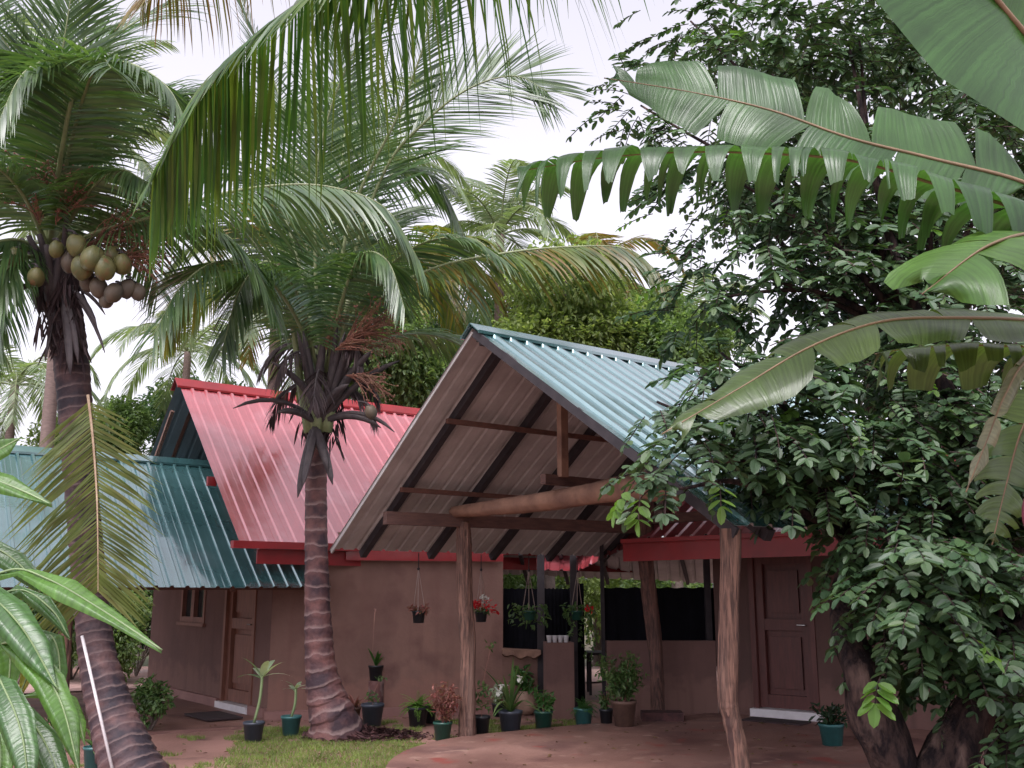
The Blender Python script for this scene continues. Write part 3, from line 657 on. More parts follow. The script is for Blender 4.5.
def trunk(name, prs, parent, m, vper=8, n=16, cnt=120, ringamp=.05):
    pts = cr([p for p, r in prs], cnt); k = len(prs)-1; rad = []
    for i in range(cnt):
        u = i/(cnt-1)*k; j = min(int(u), k-1); rad.append(lerp(prs[j][1], prs[j+1][1], u-j))
    mb = MB()
    def fn(L, t):
        ph = L*vper+.35*MN.noise(V((math.cos(t), math.sin(t), L*2)))*1.2
        return 1+ringamp*(1-(ph % 1))+.03*MN.noise(V((math.cos(t)*2, math.sin(t)*2, L*4)))
    mb.tube(pts, rad, n, 0, 0, 0, vper, True, fn); return mb.build(name, m, parent, True)
def husk(mb, base, d, L, w, droop=.3):   # dead spathe / petiole stub
    q = V(base); d = d.normalized(); n = 7; pts = []; rad = []
    for i in range(n+1):
        t = i/n; pts.append(q.copy()); rad.append(max(.004, w*(.5+1.5*t)*(1-t)**.6+.004)); q = q+d*(L/n); d = (d+Z*(-droop/n*2)).normalized()
    mb.tube(pts, rad, 6)
def inflor(mb, base, d, L, n=26):
    for i in range(n):
        e = (d.normalized()+rdir()*.55).normalized(); q = V(base)+d.normalized()*L*U(0, .45); pts = [q.copy()]
        for k in range(4): q = q+e*L*.16; pts.append(q.copy()); e = (e+rdir()*.3-Z*.12).normalized()
        mb.tube(pts, [.006, .006, .005, .004, .003], 4)
        for k in range(5): mb.ball(pts[U(1, 4.99).__int__()]+rdir()*.015, .012, n=4)

# ================================================================== LEFT COCONUT PALM
db = 9.7
palmL = thing('coconut_palm', 'dark leaning coconut palm at left edge bearing a cluster of golden coconuts', 'palm tree', G(135, 785), 'coconut palms')
base = P(140, 792, 9.2)
trunk('trunk', [(P(150, 800, 9.25)-Z*.05, .30), (P(128, 762, 9.35), .245), (P(112, 715, 9.5), .20), (P(98, 660, 9.6), .165), (P(91, 600, 9.7), .15), (P(84, 520, 9.7), .15), (P(77, 430, 9.7), .158), (P(70, 350, 9.7), .165), (P(62, 300, 9.7), .17), (P(52, 255, 9.7), .17)], palmL, 'ptrunk_d', 9, 18, 220, .07)
c = P(50, 248, 9.7)
FL = [ # control points, leaflet length, droop, hang, side
 ([(50,245,9.7),(52,150,9.5),(60,70,9.2),(75,-30,9.0)], 1.0, .15, .0, None),
 ([(50,245,9.7),(58,150,9.2),(66,88,8.8),(52,62,8.5),(22,75,8.2),(-5,130,8.0)], .85, .35, .25, None),
 ([(50,245,9.7),(62,150,9.0),(80,80,8.6),(120,62,8.3),(165,85,8.1),(190,130,8.0)], .85, .35, .25, None),
 ([(48,245,9.7),(35,130,9.4),(15,60,9.2),(-30,-10,9.0)], 1.0, .15, .0, None),
 ([(48,248,9.7),(20,190,9.2),(-20,160,8.8),(-80,170,8.4)], .95, .4, .4, None),
 ([(50,248,9.7),(60,120,9.9),(110,40,10.2),(200,-10,10.5)], 1.0, .2, .0, V((.1, .5, .8))),
 ([(50,250,9.7),(85,160,9.9),(140,105,10.2),(200,95,10.6),(250,120,11)], .95, .3, .3, None),
 ([(52,256,9.7),(95,233,9.3),(150,218,9.2),(210,197,9.2),(270,186,9.2),(330,187,9.2),(385,208,9.2),(420,262,9.2)], 1.02, .30, .75, None),
 ([(46,252,9.7),(10,240,9.3),(-30,260,9.0),(-60,330,8.8)], .95, .4, .6, None),
 ([(46,256,9.7),(15,262,9.2),(-8,300,9.0),(-20,380,8.9)], .7, .4, .5, None),
 ([(50,248,9.7),(75,120,10.3),(85,30,10.8),(60,-60,11)], 1.0, .15, .0, None),
 ([(48,246,9.7),(25,150,10.2),(0,70,10.6),(-10,-20,11)], 1.0, .15, .0, None),
 ([(52,250,9.7),(90,190,9.2),(120,170,8.8),(150,185,8.5)], .75, .4, .4, None),
]
for pts, L, dr, hg, sdv in FL:
    frond('frond', [P(*p) for p in pts], L, palmL, ('frond', 'rachis'), 104, dr, .030, .03, .1, .10, jit=.1, hang=hg, side=sdv, tip=.45)
for i in range(7):
    az = i*2.4+.5; frond('frond', arch(P(50, 246, 9.75), az, lerp(1.25, .35, i/6), U(2.6, 3.4), lerp(1.0, 1.7, i/6)), U(.85, 1.0), palmL, ('frond', 'rachis'), 92, .3, .030, .03, .1, .12, jit=.1, hang=.25, tip=.45)
# hanging young frond with pale rachis along the trunk
frond('frond', [P(*p) for p in [(88,395,9.35),(93,440,9.3),(97,500,9.25),(98,560,9.2),(98,592,9.2)]], 1.0, palmL, ('frond_g', 'rachis_b'), 80, .09, .026, .015, -.02, .04, side=V((1, .25, .0)), hang=.0, tip=.75, asym=(.72, 1.0), angs=(36, 44), tw=.25, jit=.08)
# crown base: petiole stubs, spathes
mb = MB()
for (tx, ty, L, w) in ((105,320,.9,.03),(120,345,1.1,.02),(95,380,1.0,.04),(82,385,1.1,.05),(45,380,.9,.02),(130,310,.8,.02),(20,300,.7,.03),(75,180,.8,.03)):
    a = P(60, 285, 9.6); e = P(tx, ty, 9.3)-a; husk(mb, a, e+V((0, -.1, .2)), L, w, .5)
mb.build('spathe', 'rachis_dark', palmL, True)
for (a, dd, L, k) in ((P(40, 225, 9.4), V((.0, -.2, .5)), .75, 46), (P(56, 225, 9.3), V((.25, -.2, .5)), .7, 40), (P(82, 246, 9.2), V((.6, 0, .25)), .7, 44), (P(110, 256, 9.2), V((.7, 0, .0)), .6, 30)):
    mb = MB(); inflor(mb, a, dd, L, k); mb.build('flower_stalk', 'infl', palmL)
def coconuts(parent, lst):
    for (px, py, d, r, mm) in lst:
        mb = MB(); q = P(px, py, d-.35); a = V((U(-.4, .4), U(-.4, .4), 1)).normalized(); k0 = len(mb.v); mb.ball(q, r, (1, 1, 1.22), 18, axis=a)
        ph = U(0, 6)
        for i, v in enumerate(mb.v):
            e = v-q; t = math.atan2(e.y, e.x); mb.v[i] = q+e*(1+.05*math.cos(3*t+ph)+.05*MN.noise(e*9))
        o = mb.build('coconut', mm, parent, True)
        cp = MB(); cp.lathe(q+a*r*1.12, [(r*.42, 0), (r*.3, r*.14), (r*.1, r*.2)], 8); cp.tube(cr([q+a*r*1.25, q+a*r*1.7+V((-.03, .05, 0)), q+a*r*2.2+V((-.12, .15, 0))], 6), .012, 5); cp.build('cap', 'rachis_dark', o)
coconuts(palmL, [(77,246,9.3,.095,'coconut'),(92,258,9.15,.105,'coconut'),(82,268,9.3,.10,'coconut'),(104,268,9.2,.10,'coconut'),(122,264,9.3,.085,'coconut'),(56,249,9.3,.07,'coconut'),(112,256,9.4,.085,'coconut'),(36,277,9.4,.08,'coconut'),(99,288,9.4,.085,'coconut_d'),(113,293,9.35,.085,'coconut_d'),(127,289,9.45,.08,'coconut_d'),(138,292,9.5,.075,'coconut_d'),(70,262,9.4,.09,'coconut_d'),(14,257,9.5,.085,'coconut'),(88,282,9.5,.08,'coconut_d'),(106,300,9.45,.07,'coconut_d')])
mb = MB()
for i in range(16):
    az = i*2.4; c0 = P(56, 285, 9.65)+V((math.cos(az)*.10, math.sin(az)*.10, U(-.15, .15)))
    mb.tube(cr([c0-Z*.15, c0+V((math.cos(az)*.10, math.sin(az)*.08, .12)), c0+V((math.cos(az)*.28, math.sin(az)*.25, .36))], 7), [.05, .065, .06, .05, .04, .032, .025], 7)
mb.build('petiole', 'rachis_dark', palmL, True)
mb = MB()
for i in range(160):
    a = P(U(38, 84), U(262, 345), 9.5+U(-.1, .1)); mb.leaf(a, V((U(-.5, .5), U(-.4, .2), -1)), V((0, -1, 0)), U(.12, .42), U(.012, .035))
mb.build('fibre', 'frond_dead', palmL)

# ================================================================== MIDDLE COCONUT PALM
palmM = thing('coconut_palm', 'coconut palm with pale rings on its trunk standing before the red roof', 'palm tree', G(334, 735), 'coconut palms')
trunk('trunk', [(G(337, 736)-Z*.05, .36), (P(334, 722, 11.5), .26), (P(327, 700, 11.5), .215), (P(321, 670, 11.5), .17), (P(318, 620, 11.5), .145), (P(316.5, 560, 11.5), .128), (P(316, 500, 11.5), .122), (P(316.5, 450, 11.5), .12), (P(318, 425, 11.5), .14), (P(322, 380, 11.5), .10)], palmM, 'ptrunk', 6.5, 18, 220, .08)
FM = [
 ([(322,395,11.5),(350,270,11.3),(385,170,11.0),(425,122,10.8),(470,88,10.7),(515,76,10.7),(548,92,10.6)], 1.25, .10, .0, V((-.15, .35, 1)), 'frond'),
 ([(325,395,11.5),(375,305,11.2),(430,270,11.0),(500,254,10.8),(570,247,10.7),(630,250,10.6),(668,285,10.4)], .85, .30, .75, None, 'frond_t'),
 ([(322,390,11.5),(315,250,11.2),(320,150,11),(350,60,10.8),(400,-20,10.6)], 1.1, .15, .0, None, 'frond'),
 ([(322,390,11.5),(345,250,11.7),(385,180,11.8),(430,175,11.9),(465,240,11.8),(480,320,11.7)], .95, .3, .5, None, 'frond'),
 ([(322,390,11.5),(300,270,11.6),(270,190,11.7),(215,150,11.8),(165,170,11.9),(140,230,11.9)], 1.0, .3, .5, None, 'frond'),
 ([(322,395,11.5),(300,300,10.9),(268,262,10.4),(240,290,10.0),(222,350,9.8)], .85, .3, .6, None, 'frond'),
 ([(322,395,11.5),(342,300,10.9),(362,255,10.6),(388,262,10.4),(405,310,10.2)], .75, .35, .55, None, 'frond'),
 ([(322,390,11.5),(330,250,11.9),(345,120,12.3),(330,20,12.6)], 1.05, .15, .0, None, 'frond'),
 ([(322,390,11.5),(305,240,12),(280,100,12.4),(240,0,12.6)], 1.05, .15, .0, None, 'frond'),
 ([(322,392,11.5),(350,300,12),(400,250,12.4),(445,290,12.8),(460,350,13)], .95, .3, .5, None, 'frond_y'),
 ([(322,392,11.5),(290,300,12),(240,260,12.4),(190,290,12.8),(165,340,13)], .95, .3, .5, None, 'frond_y'),
 ([(322,390,11.5),(350,220,11.0),(400,110,10.6),(430,20,10.4),(430,-50,10.2)], 1.0, .15, .0, None, 'frond'),
]
for pts, L, dr, hg, sdv, mm in FM:
    frond('frond', [P(*p) for p in pts], L, palmM, (mm, 'rachis'), 112, dr, .030, .03, .08, .13, jit=.1, hang=hg, side=sdv, tip=.45)
for i in range(6):
    az = i*2.4+1.0; frond('frond', arch(P(322, 385, 11.5), az, lerp(1.35, .8, i/5), U(3.2, 3.8), lerp(1.1, 2.0, i/5)), U(.9, 1.05), palmM, ('frond', 'rachis'), 96, .3, .030, .03, .1, .15, jit=.1, hang=.25, tip=.45)
for (az, el, yy) in ((-.6, .3, 345), (-2.2, .3, 360), (3.4, .4, 350), (.3, .3, 370), (-1.5, .1, 375), (2.8, .3, 385), (-.2, .2, 390)):
    frond('frond', arch(P(322, yy, 11.45), az, el, .95, 1.8), .4, palmM, ('frond_dead', 'rachis_dark'), 40, .4, .024, .022, .1, .2, jit=.25, hang=.6, keep=.8)
mb = MB()
for (tx, ty, L, w, z) in ((375,290,1.15,.035,.2),(395,345,1.0,.03,.2),(385,405,.9,.02,.5),(270,400,.9,.02,.5),(300,340,.9,.03,.1),(355,330,1.0,.035,0),(345,380,.6,.04,.3),(302,470,.8,.04,.0),(332,470,.7,.04,.0),(288,420,.5,.03,.3),(340,300,1.0,.03,0),(300,310,.9,.04,0),(350,300,.9,.04,.1),(330,290,.9,.045,0),(280,350,.8,.035,.3),(365,350,.9,.04,.2),(385,410,.7,.03,.4),(310,450,.8,.035,0),(326,455,.6,.04,0)):
    a = P(U(312, 328), 425, 11.35); e = P(tx, ty, 11.0)-a; husk(mb, a, e+V((0, 0, .25 if ty < 430 else 0)), L*1.25, w*1.45, .2+z)
mb.build('spathe', 'rachis_dark', palmM, True)
for (a, dd, L, k) in ((P(335, 350, 11.0), V((.5, -.1, .3)), .85, 70), (P(326, 350, 11.1), V((.1, 0, .5)), .5, 30), (P(345, 375, 11.0), V((.5, -.1, -.1)), .6, 30)):
    mb = MB(); inflor(mb, a, dd, L, k); mb.build('flower_stalk', 'infl', palmM)
mb = MB()
for (px, s) in ((308, -1), (328, 1), (318, .3), (313, -.6)):
    pts = cr([P(px-2*s, 432, 11.35), P(px+6*s, 395, 11.3), P(px+12*s, 350, 11.2), P(px+20*s, 300, 11)], 10); mb.tube(pts, [.075, .065, .055, .05, .045, .04, .036, .032, .03, .028], 8)
mb.build('petiole', 'rachis', palmM, True)
coconuts(palmM, [(371, 412, 11.2, .07, 'coconut_d')])
# ragged fibre below the crown
mb = MB()
for i in range(260):
    a = P(U(298, 342), U(330, 440), 11.4+U(-.1, .1)); mb.leaf(a, V((U(-.5, .5), U(-.4, .2), -1)), V((0, -1, 0)), U(.1, .35), U(.01, .03))
mb.build('fibre', 'frond_dead', palmM)

# ================================================================== OVERHANGING FRONDS (palm behind the viewer)
pc = V((2.6, -1.2, 7.2))
palmO = thing('coconut_palm', 'near coconut palm whose long dark fronds hang across the top left', 'palm tree', V((3.2, -2.2, 0)), 'coconut palms')
trunk('trunk', [(V((3.3, -2.2, -.05)), .26), (V((3.1, -2.0, 2)), .16), (V((2.8, -1.5, 5)), .14), (pc, .12)], palmO, 'ptrunk', 7, 14, 120)
frond('frond', [pc, P(640, -330, 2.6), P(480, -140, 3.6), P(345, -30, 4.1), P(250, 40, 4.3), P(195, 105, 4.4), P(152, 180, 4.45)], 1.0, palmO, ('frond_v', 'rachis_dark'), 165, .35, .024, .016, .0, .12, jit=.14, tip=.45, hang=.9, asym=(1, .5), angs=(20, 50))
frond('frond', [pc, P(700, -390, 3.0), P(560, -215, 4.0), P(450, -120, 4.6), P(370, -65, 4.8), P(310, -15, 4.9)], 1.0, palmO, ('frond_v', 'rachis_dark'), 120, .35, .026, .018, .0, .12, hang=.9)
frond('frond', [pc, P(800, -430, 3.4), P(640, -200, 4.8), P(520, -95, 5.3), P(420, -60, 5.4)], .55, palmO, ('frond', 'rachis_dark'), 110, .4, .024, .015, .0, .12, hang=.9)
frond('frond', [pc, P(400, -400, 3.4), P(270, -140, 4.8), P(210, -60, 5.4), P(170, -25, 5.8), P(140, 0, 6.0)], .7, palmO, ('frond_orange', 'rachis_dark'), 90, .4, .026, .015, .0, .12, hang=.8)
for az in (0.2, 1.2, 2.6, 3.6, 4.6, 5.6):
    if az in (1.2,): continue
    frond('frond', arch(pc, az-1.6, .5, 3.2, 1.2), .8, palmO, ('frond', 'rachis'), 50, .6, .04, .03)

# ================================================================== BACKGROUND PALMS
def bgpalm(px, py, d, label, n=16, L=3.2, mats=('frond_hazed', 'rachis'), el=(.1, 1.2), sag=1.5, ll=.8, tr=.14, nuts=0, yel=0):
    c = P(px, py, d); b = V((c.x+U(-.2, .2), c.y, -.05)); t = thing('coconut_palm', label, 'palm tree', b, 'coconut palms')
    trunk('trunk', [(b, tr*1.6), (b+V((0, 0, .6)), tr), (lerp(b, c, .6), tr*.85), (c, tr*.8)], t, 'ptrunk_bg', 6, 10, 60)
    for i in range(n):
        az = i*2.39996+U(-.2, .2); e = lerp(el[1], el[0], (i/n))+U(-.1, .1)
        mm = mats[0] if R() > yel else 'frond_orange'
        frond('frond', arch(c, az, e, L*U(.85, 1.1), sag*U(.8, 1.2)), ll*U(.9, 1.1), t, (mm, mats[1]), 50, .3, .045, .03, .1, .13, 3, hang=.35, tip=.45)
    return t
bgpalm(500, 235, 23, 'haze-tinted coconut palm rising behind the porch ridge, left of the banana leaves', 17, 2.9, el=(-.1, 1.4), ll=.75)
bgpalm(425, 270, 21.5, 'coconut palm just behind the ringed palm, its skirt hanging over the red ridge', 16, 2.8, ('frond_y', 'rachis'), (-.3, 1.0), 1.9, .8, yel=.2)
bgpalm(278, 262, 21, 'coconut palm with yellowing lower fronds behind the red gable', 17, 3.2, ('frond_hazed', 'rachis'), (-.4, 1.1), 1.8, .85, yel=.25)
bgpalm(592, 275, 22.5, 'palm with orange withering fronds above the teal porch ridge', 15, 2.6, ('frond_orange', 'rachis'), (-.2, .9), 1.9, .75, yel=.5)
bgpalm(15, 385, 27, 'distant coconut palm at the left edge above the teal roof', 15, 3.3, ('frond_hazed', 'rachis'), (-.2, 1.1), 1.7, .9)
bgpalm(188, 352, 30, 'distant coconut palm just left of the red gable peak', 15, 3.3, ('frond_hazed', 'rachis'), (-.1, 1.1), 1.6, .9)
bgpalm(690, 335, 26, 'distant coconut palm in the gap beside the dark leafy tree', 13, 3.0, ('frond_hazed', 'rachis'), (0, 1.2), 1.6, .9)
bgpalm(345, 170, 22, 'tall haze-tinted coconut palm behind the ringed palm, crown hidden in its fronds', 16, 3.6, ('frond_hazed', 'rachis'), (-.1, 1.3), 1.5, .9)
bgpalm(72, 150, 19, 'tall coconut palm behind the coconut bearing palm', 15, 3.3, ('frond_hazed', 'rachis'), (-.1, 1.3), 1.5, .85)

# ================================================================== BACKGROUND TREES AND SHRUBS
gT = 'trees behind the houses'
def leafcloud(mb, blobs, n, ls, down=.35, mi=0, shell=.5):
    tot = sum(b[1][0]*b[1][1]*b[1][2] for b in blobs)
    for c, r in blobs:
        k = int(n*r[0]*r[1]*r[2]/tot)
        for i in range(k):
            d = rdir(); rr = U(shell, 1)**.7; p = c+V((d.x*r[0], d.y*r[1], d.z*r[2]))*rr*(1+.25*MN.noise((c+d*1.7)*1.3))
            ax = (d+rdir()*.8-Z*down).normalized()
            for q in range(3):
                e = (ax+rdir()*.7).normalized(); mb.leaf(p+rdir()*ls*.5, e, Z+rdir()*.6, ls*U(.7, 1.2), ls*U(.4, .55))
def tree(name, px, py, d, r, h, m, label, cat, n=3000, ls=.16, fine=1.9, blobs=7, group=None, z0=None):
    c = P(px, py, d); b = V((c.x, c.y, -.05)); t = thing(name, label, cat, b, gT)
    bl = []
    for i in range(blobs):
        e = rdir(); bl.append((c+V((e.x*r*.55, e.y*r*.5, e.z*h*.5)), (r*U(.4, .6), r*U(.4, .6), h*U(.35, .55))))
    mb = MB(); tb = [b, lerp(b, c, .5)+V((U(-.1, .1), 0, 0)), c]; mb.tube(cr(tb, 8), [.05+.06*r*(1-i/8) for i in range(8)], 8)
    for q, rr in bl: mb.tube(cr([lerp(b, c, .6), lerp(lerp(b, c, .6), q, .6)+rdir()*.1, q], 6), [.045*r*(1-i/7)+.01 for i in range(6)], 5)
    mb.build('trunk', 'bark2', t, True)
    mb = MB(); leafcloud(mb, bl, int(n*fine), ls*.68, shell=.35); mb.build('crown', m, t)
    return t
tree('tree', 40, 470, 27, 1.5, 1.6, 'bg2', 'bright yellow-green tree above the teal roof at left', 'tree', 2600, .17)
tree('tree', 125, 445, 30, 1.4, 1.5, 'bg1', 'rounded green tree between the dark palm trunk and the red gable', 'tree', 2600, .18)
tree('tree', 395, 355, 19.5, 1.7, 1.9, 'bg1', 'leafy green tree just left of the porch peak', 'tree', 4200, .17)
tree('tree', 545, 318, 20, 2.3, 1.6, 'bg2', 'light green tree behind the middle of the porch ridge', 'tree', 4800, .18)
tree('tree', 670, 330, 20, 1.5, 1.5, 'bg1', 'green tree behind the right end of the porch ridge', 'tree', 3600, .17)
tree('tree', 470, 320, 31, 3.0, 3.0, 'bg3', 'far dark green tree showing between palm fronds behind the porch peak', 'tree', 3600, .24)
tree('tree', 200, 430, 34, 2.6, 2.2, 'bg3', 'far dark tree hidden low behind the red gable', 'tree', 2600, .24)
def shrub(px, py, d, r, h, m, label, n=1400, ls=.12, name='shrub'):
    c = P(px, py, d); b = V((c.x, c.y, -.02)); c.z = h*.55; t = thing(name, label, 'shrub', b, 'shrubs beyond the yard')
    bl = []
    for i in range(6): e = rdir(); bl.append((c+V((e.x*r*.6, e.y*r*.5, e.z*h*.25)), (r*.5, r*.5, h*.3)))
    mb = MB()
    for q, rr in bl: mb.tube(cr([b, lerp(b, q, .5)+rdir()*.08, q], 6), [.02, .018, .015, .012, .01, .006], 5)
    mb.build('stem', 'bark2', t)
    mb = MB(); leafcloud(mb, bl, n, ls, shell=.2); mb.build('foliage', m, t); return t
shrub(20, 640, 17.5, 1.3, 2.6, 'bg3', 'dark shrub at the far left behind the verandah post')
shrub(75, 640, 18.5, 1.2, 2.3, 'bg1', 'green shrub seen between the verandah post and dark palm trunk', 1800)
shrub(122, 655, 18.0, .9, 1.5, 'bg1', 'low light green shrub right of the leaning palm trunk', 1800, .09)
shrub(140, 620, 19.5, 1.0, 2.4, 'bg3', 'tall shrub against the corner of the brown side wall', 1800)
shrub(100, 600, 22, 2.0, 4.0, 'bg1', 'tall bush further back under the teal eave', 2600, .14)
shrub(20, 560, 24, 2.4, 4.4, 'bg3', 'tall dark bush furthest left beyond the path', 2600, .15)
shrub(520, 590, 21, 1.6, 3.0, 'bg1', 'bush glimpsed through the window gap above the black cloth', 2200, .12)
shrub(600, 590, 22, 1.8, 3.2, 'bg2', 'bright bush glimpsed through the kitchen gateway', 2400, .12)
shrub(690, 590, 21, 1.8, 3.0, 'bg1', 'bush glimpsed in the slit above the half wall', 2200, .12)
shrub(148, 738, 11.9, .26, .55, 'herb', 'small herb clump with white flowers beside the leaning palm base', 260, .07)

# ================================================================== RIGHT DARK LEAFY TREE
tr = thing('tree', 'large dark glossy-leaved tree spreading over the right of the porch', 'tree', P(905, 830, 7.0)*1.0)
b0 = P(905, 830, 7.0)
def limb(mb, pts, r0, r1, n=10, nz=.15, seed=0):
    sp = cr(pts, 18); mb.tube(sp, [lerp(r0, r1, i/17) for i in range(18)], n, 0, nz, seed)
mb = MB()
limb(mb, [P(925, 850, 6.8), P(898, 768, 6.8), P(868, 705, 6.75), P(857, 662, 6.75), P(845, 610, 7.1), P(850, 540, 7.3), P(800, 470, 7.4)], .18, .06, 14, .25, 1)
limb(mb, [P(900, 860, 6.7), P(940, 768, 6.7), P(985, 690, 6.8), P(1000, 600, 7.0), P(980, 480, 7.2), P(930, 350, 7.4), P(880, 200, 7.7), P(850, 50, 8.0)], .17, .012, 14, .25, 4)
limb(mb, [P(1010, 860, 6.9), P(1010, 740, 7.0), P(1000, 640, 7.2), P(1030, 500, 7.5), P(1040, 350, 7.7)], .18, .07, 12, .2, 8)
limb(mb, [P(960, 860, 6.5), P(968, 740, 6.6), P(1005, 655, 6.7), P(1040, 600, 6.9)], .10, .05, 10, .2, 9)
BL = [ # px,py,d, rpx_x, rpx_y, rdepth
 (760,60,8.6,110,75,1.0),(860,30,8.2,110,70,.9),(700,20,9.2,70,45,.8),(960,80,8.2,90,90,.9),
 (720,170,8.3,95,80,.9),(820,180,8.2,110,90,1.0),(640,110,9.0,42,50,.6),(930,220,8.0,100,100,.9),
 (760,270,7.9,95,65,.8),(860,300,7.8,110,90,.9),(700,300,8.2,40,45,.5),(960,340,7.6,90,100,.9),
 (760,400,7.0,80,55,.7),(850,420,7.2,110,80,.9),(692,448,6.6,44,22,.3),(752,440,6.9,66,36,.5),
 (835,470,6.9,75,50,.6),(920,480,7.1,100,90,.8),(990,460,7.2,70,100,.8),(782,478,7.0,42,16,.3),
 (905,580,6.5,42,78,.5),(930,600,6.8,70,80,.6),(990,600,6.9,60,90,.6),(1010,690,6.4,35,60,.4),(960,660,6.9,45,50,.4),
 (720,365,7.8,35,25,.4),(698,372,7.6,26,16,.3),(655,415,7.2,22,10,.2),(1000,180,8,60,120,.8),(668,478,6.4,24,14,.15),(900,540,6.8,60,50,.5)]
blobs = []
for (px, py, d, rx, ry, rd) in BL: s = d/1006; blobs.append((P(px, py, d), V((rx*s, rd, ry*s))))
root = P(990, 620, 7.0)
for i, (c, r) in enumerate(blobs):
    st = P(930, 350, 7.7) if c.z > 3.6 else (P(985, 560, 7.1) if c.x > 2.6 else P(850, 540, 7.3))
    limb(mb, [st, lerp(st, c, .5)+Z*.15+rdir()*.15, c+rdir()*.1], .035, .01, 6, .1, i)
mb.build('trunk', 'bark', tr, True)
mbL = MB(); mbY = MB(); twigs = MB()
def spray(p, d, L, k, ls, mbx):
    ls *= random.choice((.8, 1, 1, 1.1, 1.3))
    q = p.copy(); pts = [q.copy()]; d = d.normalized()
    for i in range(k):
        q = q+d*(L/k); d = (d-Z*.09+rdir()*.06).normalized(); pts.append(q.copy())
        sd = 1 if i % 2 else -1
        S = d.cross(Z); S = S.normalized() if S.length > .1 else V((1, 0, 0))
        for sd in ((1, -1) if R() < .75 else (sd,)):
            e = (S*sd+d*.45+rdir()*.22-Z*U(0, .22)).normalized(); nn = (Z+V((-.1, -.35, 0))+rdir()*.4)
            mbx.oval(q, e, nn, ls*U(.75, 1.15), ls*U(.5, .62), 0, .15, .1)
    mbx.oval(q, d, Z+rdir()*.3, ls*1.05, ls*.55)
    twigs.tube(pts[::max(1, k//3)], .005, 3, cap=False)
tot = 0
for (c, r), b in zip(blobs, BL):
    area = b[3]*b[4]; n = int(area/1000*15.5*(.86 if b[2] > 7.75 else 1.05)); n = max(n, 8)
    for i in range(n):
        e = rdir(); rr = U(.05, 1)**.5; off = V((e.x*r.x, e.y*r.y, e.z*r.z))*rr
        p = c+off
        sd = V((e.x, e.y-.35, e.z*.3-.35))+rdir()*.45
        spray(p, sd, U(.22, .42), random.randint(5, 8), U(.074, .112), mbY if R() < .012 else mbL); tot += 1
print('sprays', tot)
for (px, py, d) in ((626,505,5.9),(640,512,5.9),(720,500,6.2),(880,695,6.0)):
    spray(P(px, py-18, d), V((U(-.4, .1), -.2, -.8)), .16, 4, .10, mbY)
mbL.build('crown', 'tree', tr); mbY.build('young_foliage', 'tree_young', tr); twigs.build('twigs', 'bark', tr)
# dense inner foliage of the same crown, further back
tr2 = thing('tree', 'shadowy broadleaf tree filling the top right corner behind the banana leaves', 'tree', P(900, 640, 12.0)*1.0)
b = P(900, 640, 12.5); b.z = 0; tr2.location = b; WL[tr2.name] = b.copy()
mb = MB(); limb(mb, [b, b+V((.1, 0, 2.5)), b+V((-.1, 0, 4)), b+V((.2, 0, 5.2))], .18, .04, 12)
mb2 = MB(); bl = []
for (px, py, rx, ry) in ((780,70,110,80),(900,60,130,100),(1010,100,100,120),(830,220,110,90),(960,260,130,110),(900,390,130,90),(740,190,60,60),(1020,430,80,120)):
    d = 12.2; s = d/1006; c = P(px, py, d); bl.append((c, (rx*s, 1.0, ry*s))); limb(mb, [b+V((0, 0, 4)), lerp(b+V((0, 0, 4)), c, .5)+rdir()*.2, c], .08, .02, 6)
leafcloud(mb2, bl, 6000, .12, shell=.02); mb.build('trunk', 'bark', tr2, True); mb2.build('crown', 'tree', tr2)

